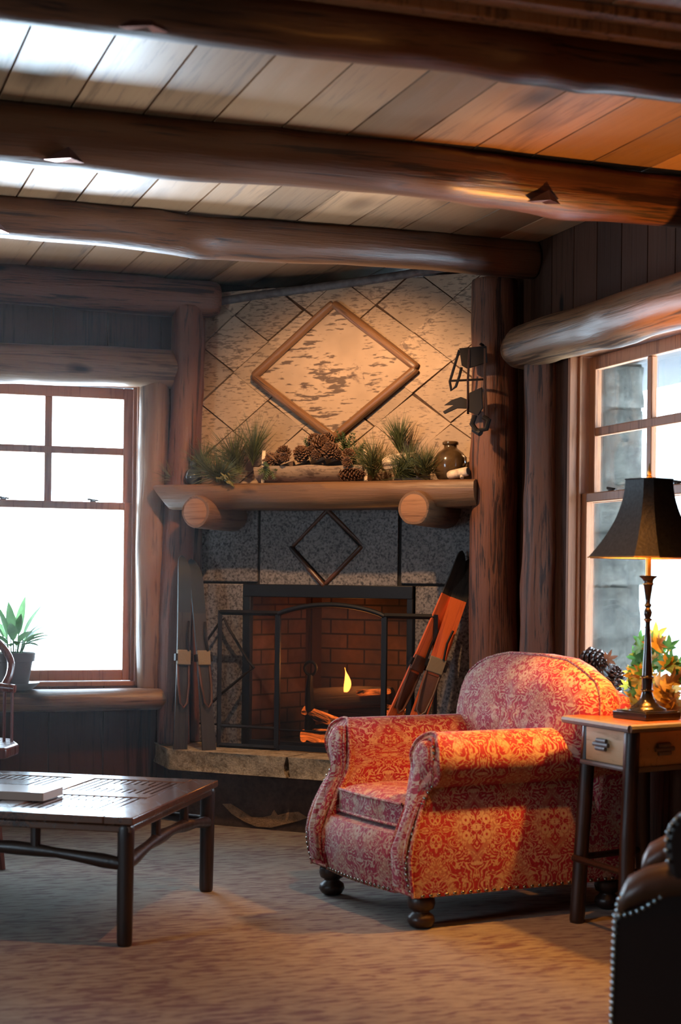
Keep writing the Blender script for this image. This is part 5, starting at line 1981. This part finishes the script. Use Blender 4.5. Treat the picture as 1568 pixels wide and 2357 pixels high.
for i, (dy, zz, s, mt) in enumerate(((0.0, 0.355, 0.062, 'leaf_maple_yellow'), (0.185, 0.205, 0.038, 'leaf_maple_yellow'), (0.21, 0.155, 0.036, 'leaf_lime'), (0.155, 0.17, 0.030, 'leaf_maple_yellow'), (0.150, 0.115, 0.032, 'leaf_maple_tan'), (0.08, 0.32, 0.040, 'leaf_maple_green'), (0.03, 0.30, 0.045, 'leaf_maple_green'))):
    M = T(-0.02, dy, zz) @ RZ(-0.6) @ RX(PI / 2 + 0.1 * i - 0.2) @ RZ(0.4 * i)
    lf = maple(s, 900 + i).build('leaf', mt, lp, M, sharp=180)
    MB().tube([M.inverted() @ Vector((0, 0.02, 0.08)), M.inverted() @ Vector((-0.01, dy * .6, zz * .7)), (0, 0, 0)], 0.0015, 4).build('stem', 'leaf_brown', lf)
lf = maple(0.045, 950)
tag(lf.build('oak_leaf', 'leaf_brown', None, T(3.165, 5.935, 0.915) @ RZ(-0.5) @ RX(PI / 2 - 0.1) @ RZ(-1.3), sharp=180), 'dry brown leaf sticking out beside the large pinecone', 'leaf')

# ------------------------------------------------------------------ dark leather wing chair at the lower right
WCM = T(1.925, 3.575, 0) @ RZ(math.radians(-35))
wg = thing('leather_armchair', 'near-black leather armchair with bright nailheads in the lower right corner', 'armchair', WCM)
side = [(0.0, 0.135), (0.002, 0.30), (0.006, 0.405), (0.03, 0.418), (0.07, 0.436), (0.105, 0.458), (0.135, 0.485), (0.150, 0.51), (0.60, 0.60), (0.66, 0.135)]
mb = MB().prism(side, -0.62, -0.06, 'xz')
# local y runs away from the viewer; near face at y=0
mb = MB().prism(side, 0.0, 0.06, 'xz').prism(side, 0.56, 0.62, 'xz').prism([(0.03, 0.135), (0.03, 0.36), (0.6, 0.36), (0.6, 0.135)], 0.05, 0.57, 'xz')
mb.build('body', 'dark_leather', wg, bevel=0.012, segs=3)
for y0, sg in ((0.0, 1), (0.62, -1)):
    rows = []
    prof_ = [(0.018, 0.415, 0.022), (0.022, 0.440, 0.038), (0.040, 0.466, 0.046), (0.085, 0.490, 0.048), (0.140, 0.505, 0.048), (0.30, 0.53, 0.048), (0.55, 0.54, 0.045)]
    mb = MB()
    for (x, z, r) in prof_:
        rows.append([(x + 0.0, y0 + sg * 0.045 + r * 1.25 * math.cos(a), z - 0.012 + r * math.sin(a)) for a in [2 * PI * j / 16 for j in range(16)]])
    mb.grid(rows, close=True)
    mb.f += [list(range(16)), list(range(6 * 16, 7 * 16))[::-1]]
    mb.val += [0, 0]
    mb.build('arm_roll', 'lit_leather', wg, sharp=60)
wing = [(0.150, 0.49), (0.134, 0.55), (0.130, 0.60), (0.138, 0.635), (0.160, 0.662), (0.20, 0.685), (0.30, 0.72), (0.5, 0.80), (0.64, 0.86), (0.70, 0.84), (0.62, 0.50)]
for ya, yb2 in ((-0.012, 0.05), (0.57, 0.632)):
    MB().prism(wing, ya, yb2, 'xz').build('wing', 'dark_leather', wg, bevel=0.016, segs=3)
MB().prism([(0.50, 0.36), (0.46, 0.60), (0.56, 0.88), (0.68, 0.86), (0.66, 0.20)], 0.045, 0.575, 'xz').build('back', 'dark_leather', wg, bevel=0.02, segs=3)
MB().box((0.05, 0.065, 0.36), (0.50, 0.555, 0.43)).build('seat_cushion', 'dark_leather', wg, bevel=0.03, segs=3)
for x, y in ((0.05, 0.05), (0.05, 0.57), (0.6, 0.05), (0.6, 0.57)):
    MB().tube([(x, y, 0.0), (x, y, 0.14)], [0.018, 0.028], 10).build('leg', 'dark_wood', wg)
pts, nr = [], []
for i in range(17):
    z = 0.145 + 0.262 * i / 16
    pts.append((0.006 + 0.006 * i / 16, -0.001, z))
    nr.append((-0.35, -1, 0))
crv = [(0.022, 0.408), (0.036, 0.412), (0.051, 0.417), (0.066, 0.423), (0.080, 0.431), (0.094, 0.440), (0.108, 0.450), (0.121, 0.461), (0.132, 0.473), (0.141, 0.486)]
for x, z in crv:
    pts.append((x, -0.001, z))
    nr.append((-0.2, -1, 0.2))
for i in range(9):
    t = i / 8
    q = [(0.136, 0.55), (0.131, 0.575), (0.131, 0.60), (0.134, 0.62), (0.142, 0.637), (0.153, 0.651), (0.166, 0.662), (0.185, 0.673), (0.20, 0.681)][i]
    pts.append((q[0] + 0.004, -0.013, q[1]))
    nr.append((-0.5, -1, 0.1))
for i in range(5):
    q = [(0.016, 0.418), (0.016, 0.432), (0.020, 0.446), (0.028, 0.458), (0.038, 0.468)][i]
    pts.append((q[0], 0.01, q[1]))
    nr.append((-1, -0.7, 0.4))
nails(wg, pts, nr, 'nail_pewter', 0.0065)

# ------------------------------------------------------------------ outside
struct(MB().box((3.40, 5.2, -0.62), (5.2, 9.4, -0.60)).build('snow_ground', 'snow', smooth=False))
ps = thing('stone_pillar', 'rough grey stone porch pillar outside the right window', 'pillar', T(4.55, 8.05, -0.6) @ RZ(PI / 2))
rnd = random.Random(5)
z = 0.0
row = 0
while z < 3.05:
    h = min(rnd.uniform(0.24, 0.40), 3.055 - z)
    if h < 0.05:
        break
    y = 0.0
    L = 1.0
    first = True
    while y < L:
        wdt = rnd.uniform(0.3, 0.6)
        jx = rnd.uniform(0, 0.03)
        y0 = y + (rnd.uniform(-0.02, 0.03) if first else 0.01)
        first = False
        sub = []
        rows = []
        nn = 7
        x_, y1 = 0.0 + jx, min(L, y + wdt - 0.01)
        # front and returned faces of one rough stone
        bx = MB()
        seg_y = [y0 + (y1 - y0) * i / nn for i in range(nn + 1)]
        seg_z = [z + 0.008 + (h - 0.016) * i / 5 for i in range(6)]
        rows = []
        for zz in seg_z:
            r_ = [(x_ + 0.5, y0 + 0.01, zz), (x_ + 0.06, y0 + 0.01 * noise.noise(Vector((zz * 8, row, 1))), zz)]
            for yy in seg_y:
                e = min(1, min(yy - y0, y1 - yy) / 0.05 + 0.1) * min(1, min(zz - z, z + h - zz) / 0.05 + 0.1)
                r_.append((x_ + 0.03 - 0.03 * e + 0.02 * noise.noise(Vector((yy * 9, zz * 9, row))), yy, zz))
            r_ += [(x_ + 0.5, y1, zz)]
            rows.append(r_)
        bx.grid(rows, close=True)
        m = len(rows[0])
        bx.f += [list(range(m)), list(range(5 * m, 6 * m))[::-1]]
        bx.val += [0, 0]
        bx.build('stone', 'pillar_stone', ps, sharp=60)
        y += wdt
    z += h
    row += 1
MB().box((0.05, 0.03, 0), (0.5, 0.98, 3.05)).build('mortar_core', 'pillar_stone', ps, smooth=False)
pr = MB().box((3.45, 2.5, 2.46), (5.2, 11.0, 2.62))
tag(pr.build('porch_roof', 'porch_wood', smooth=False), 'dark porch eave seen through the top of the right window', 'porch roof')
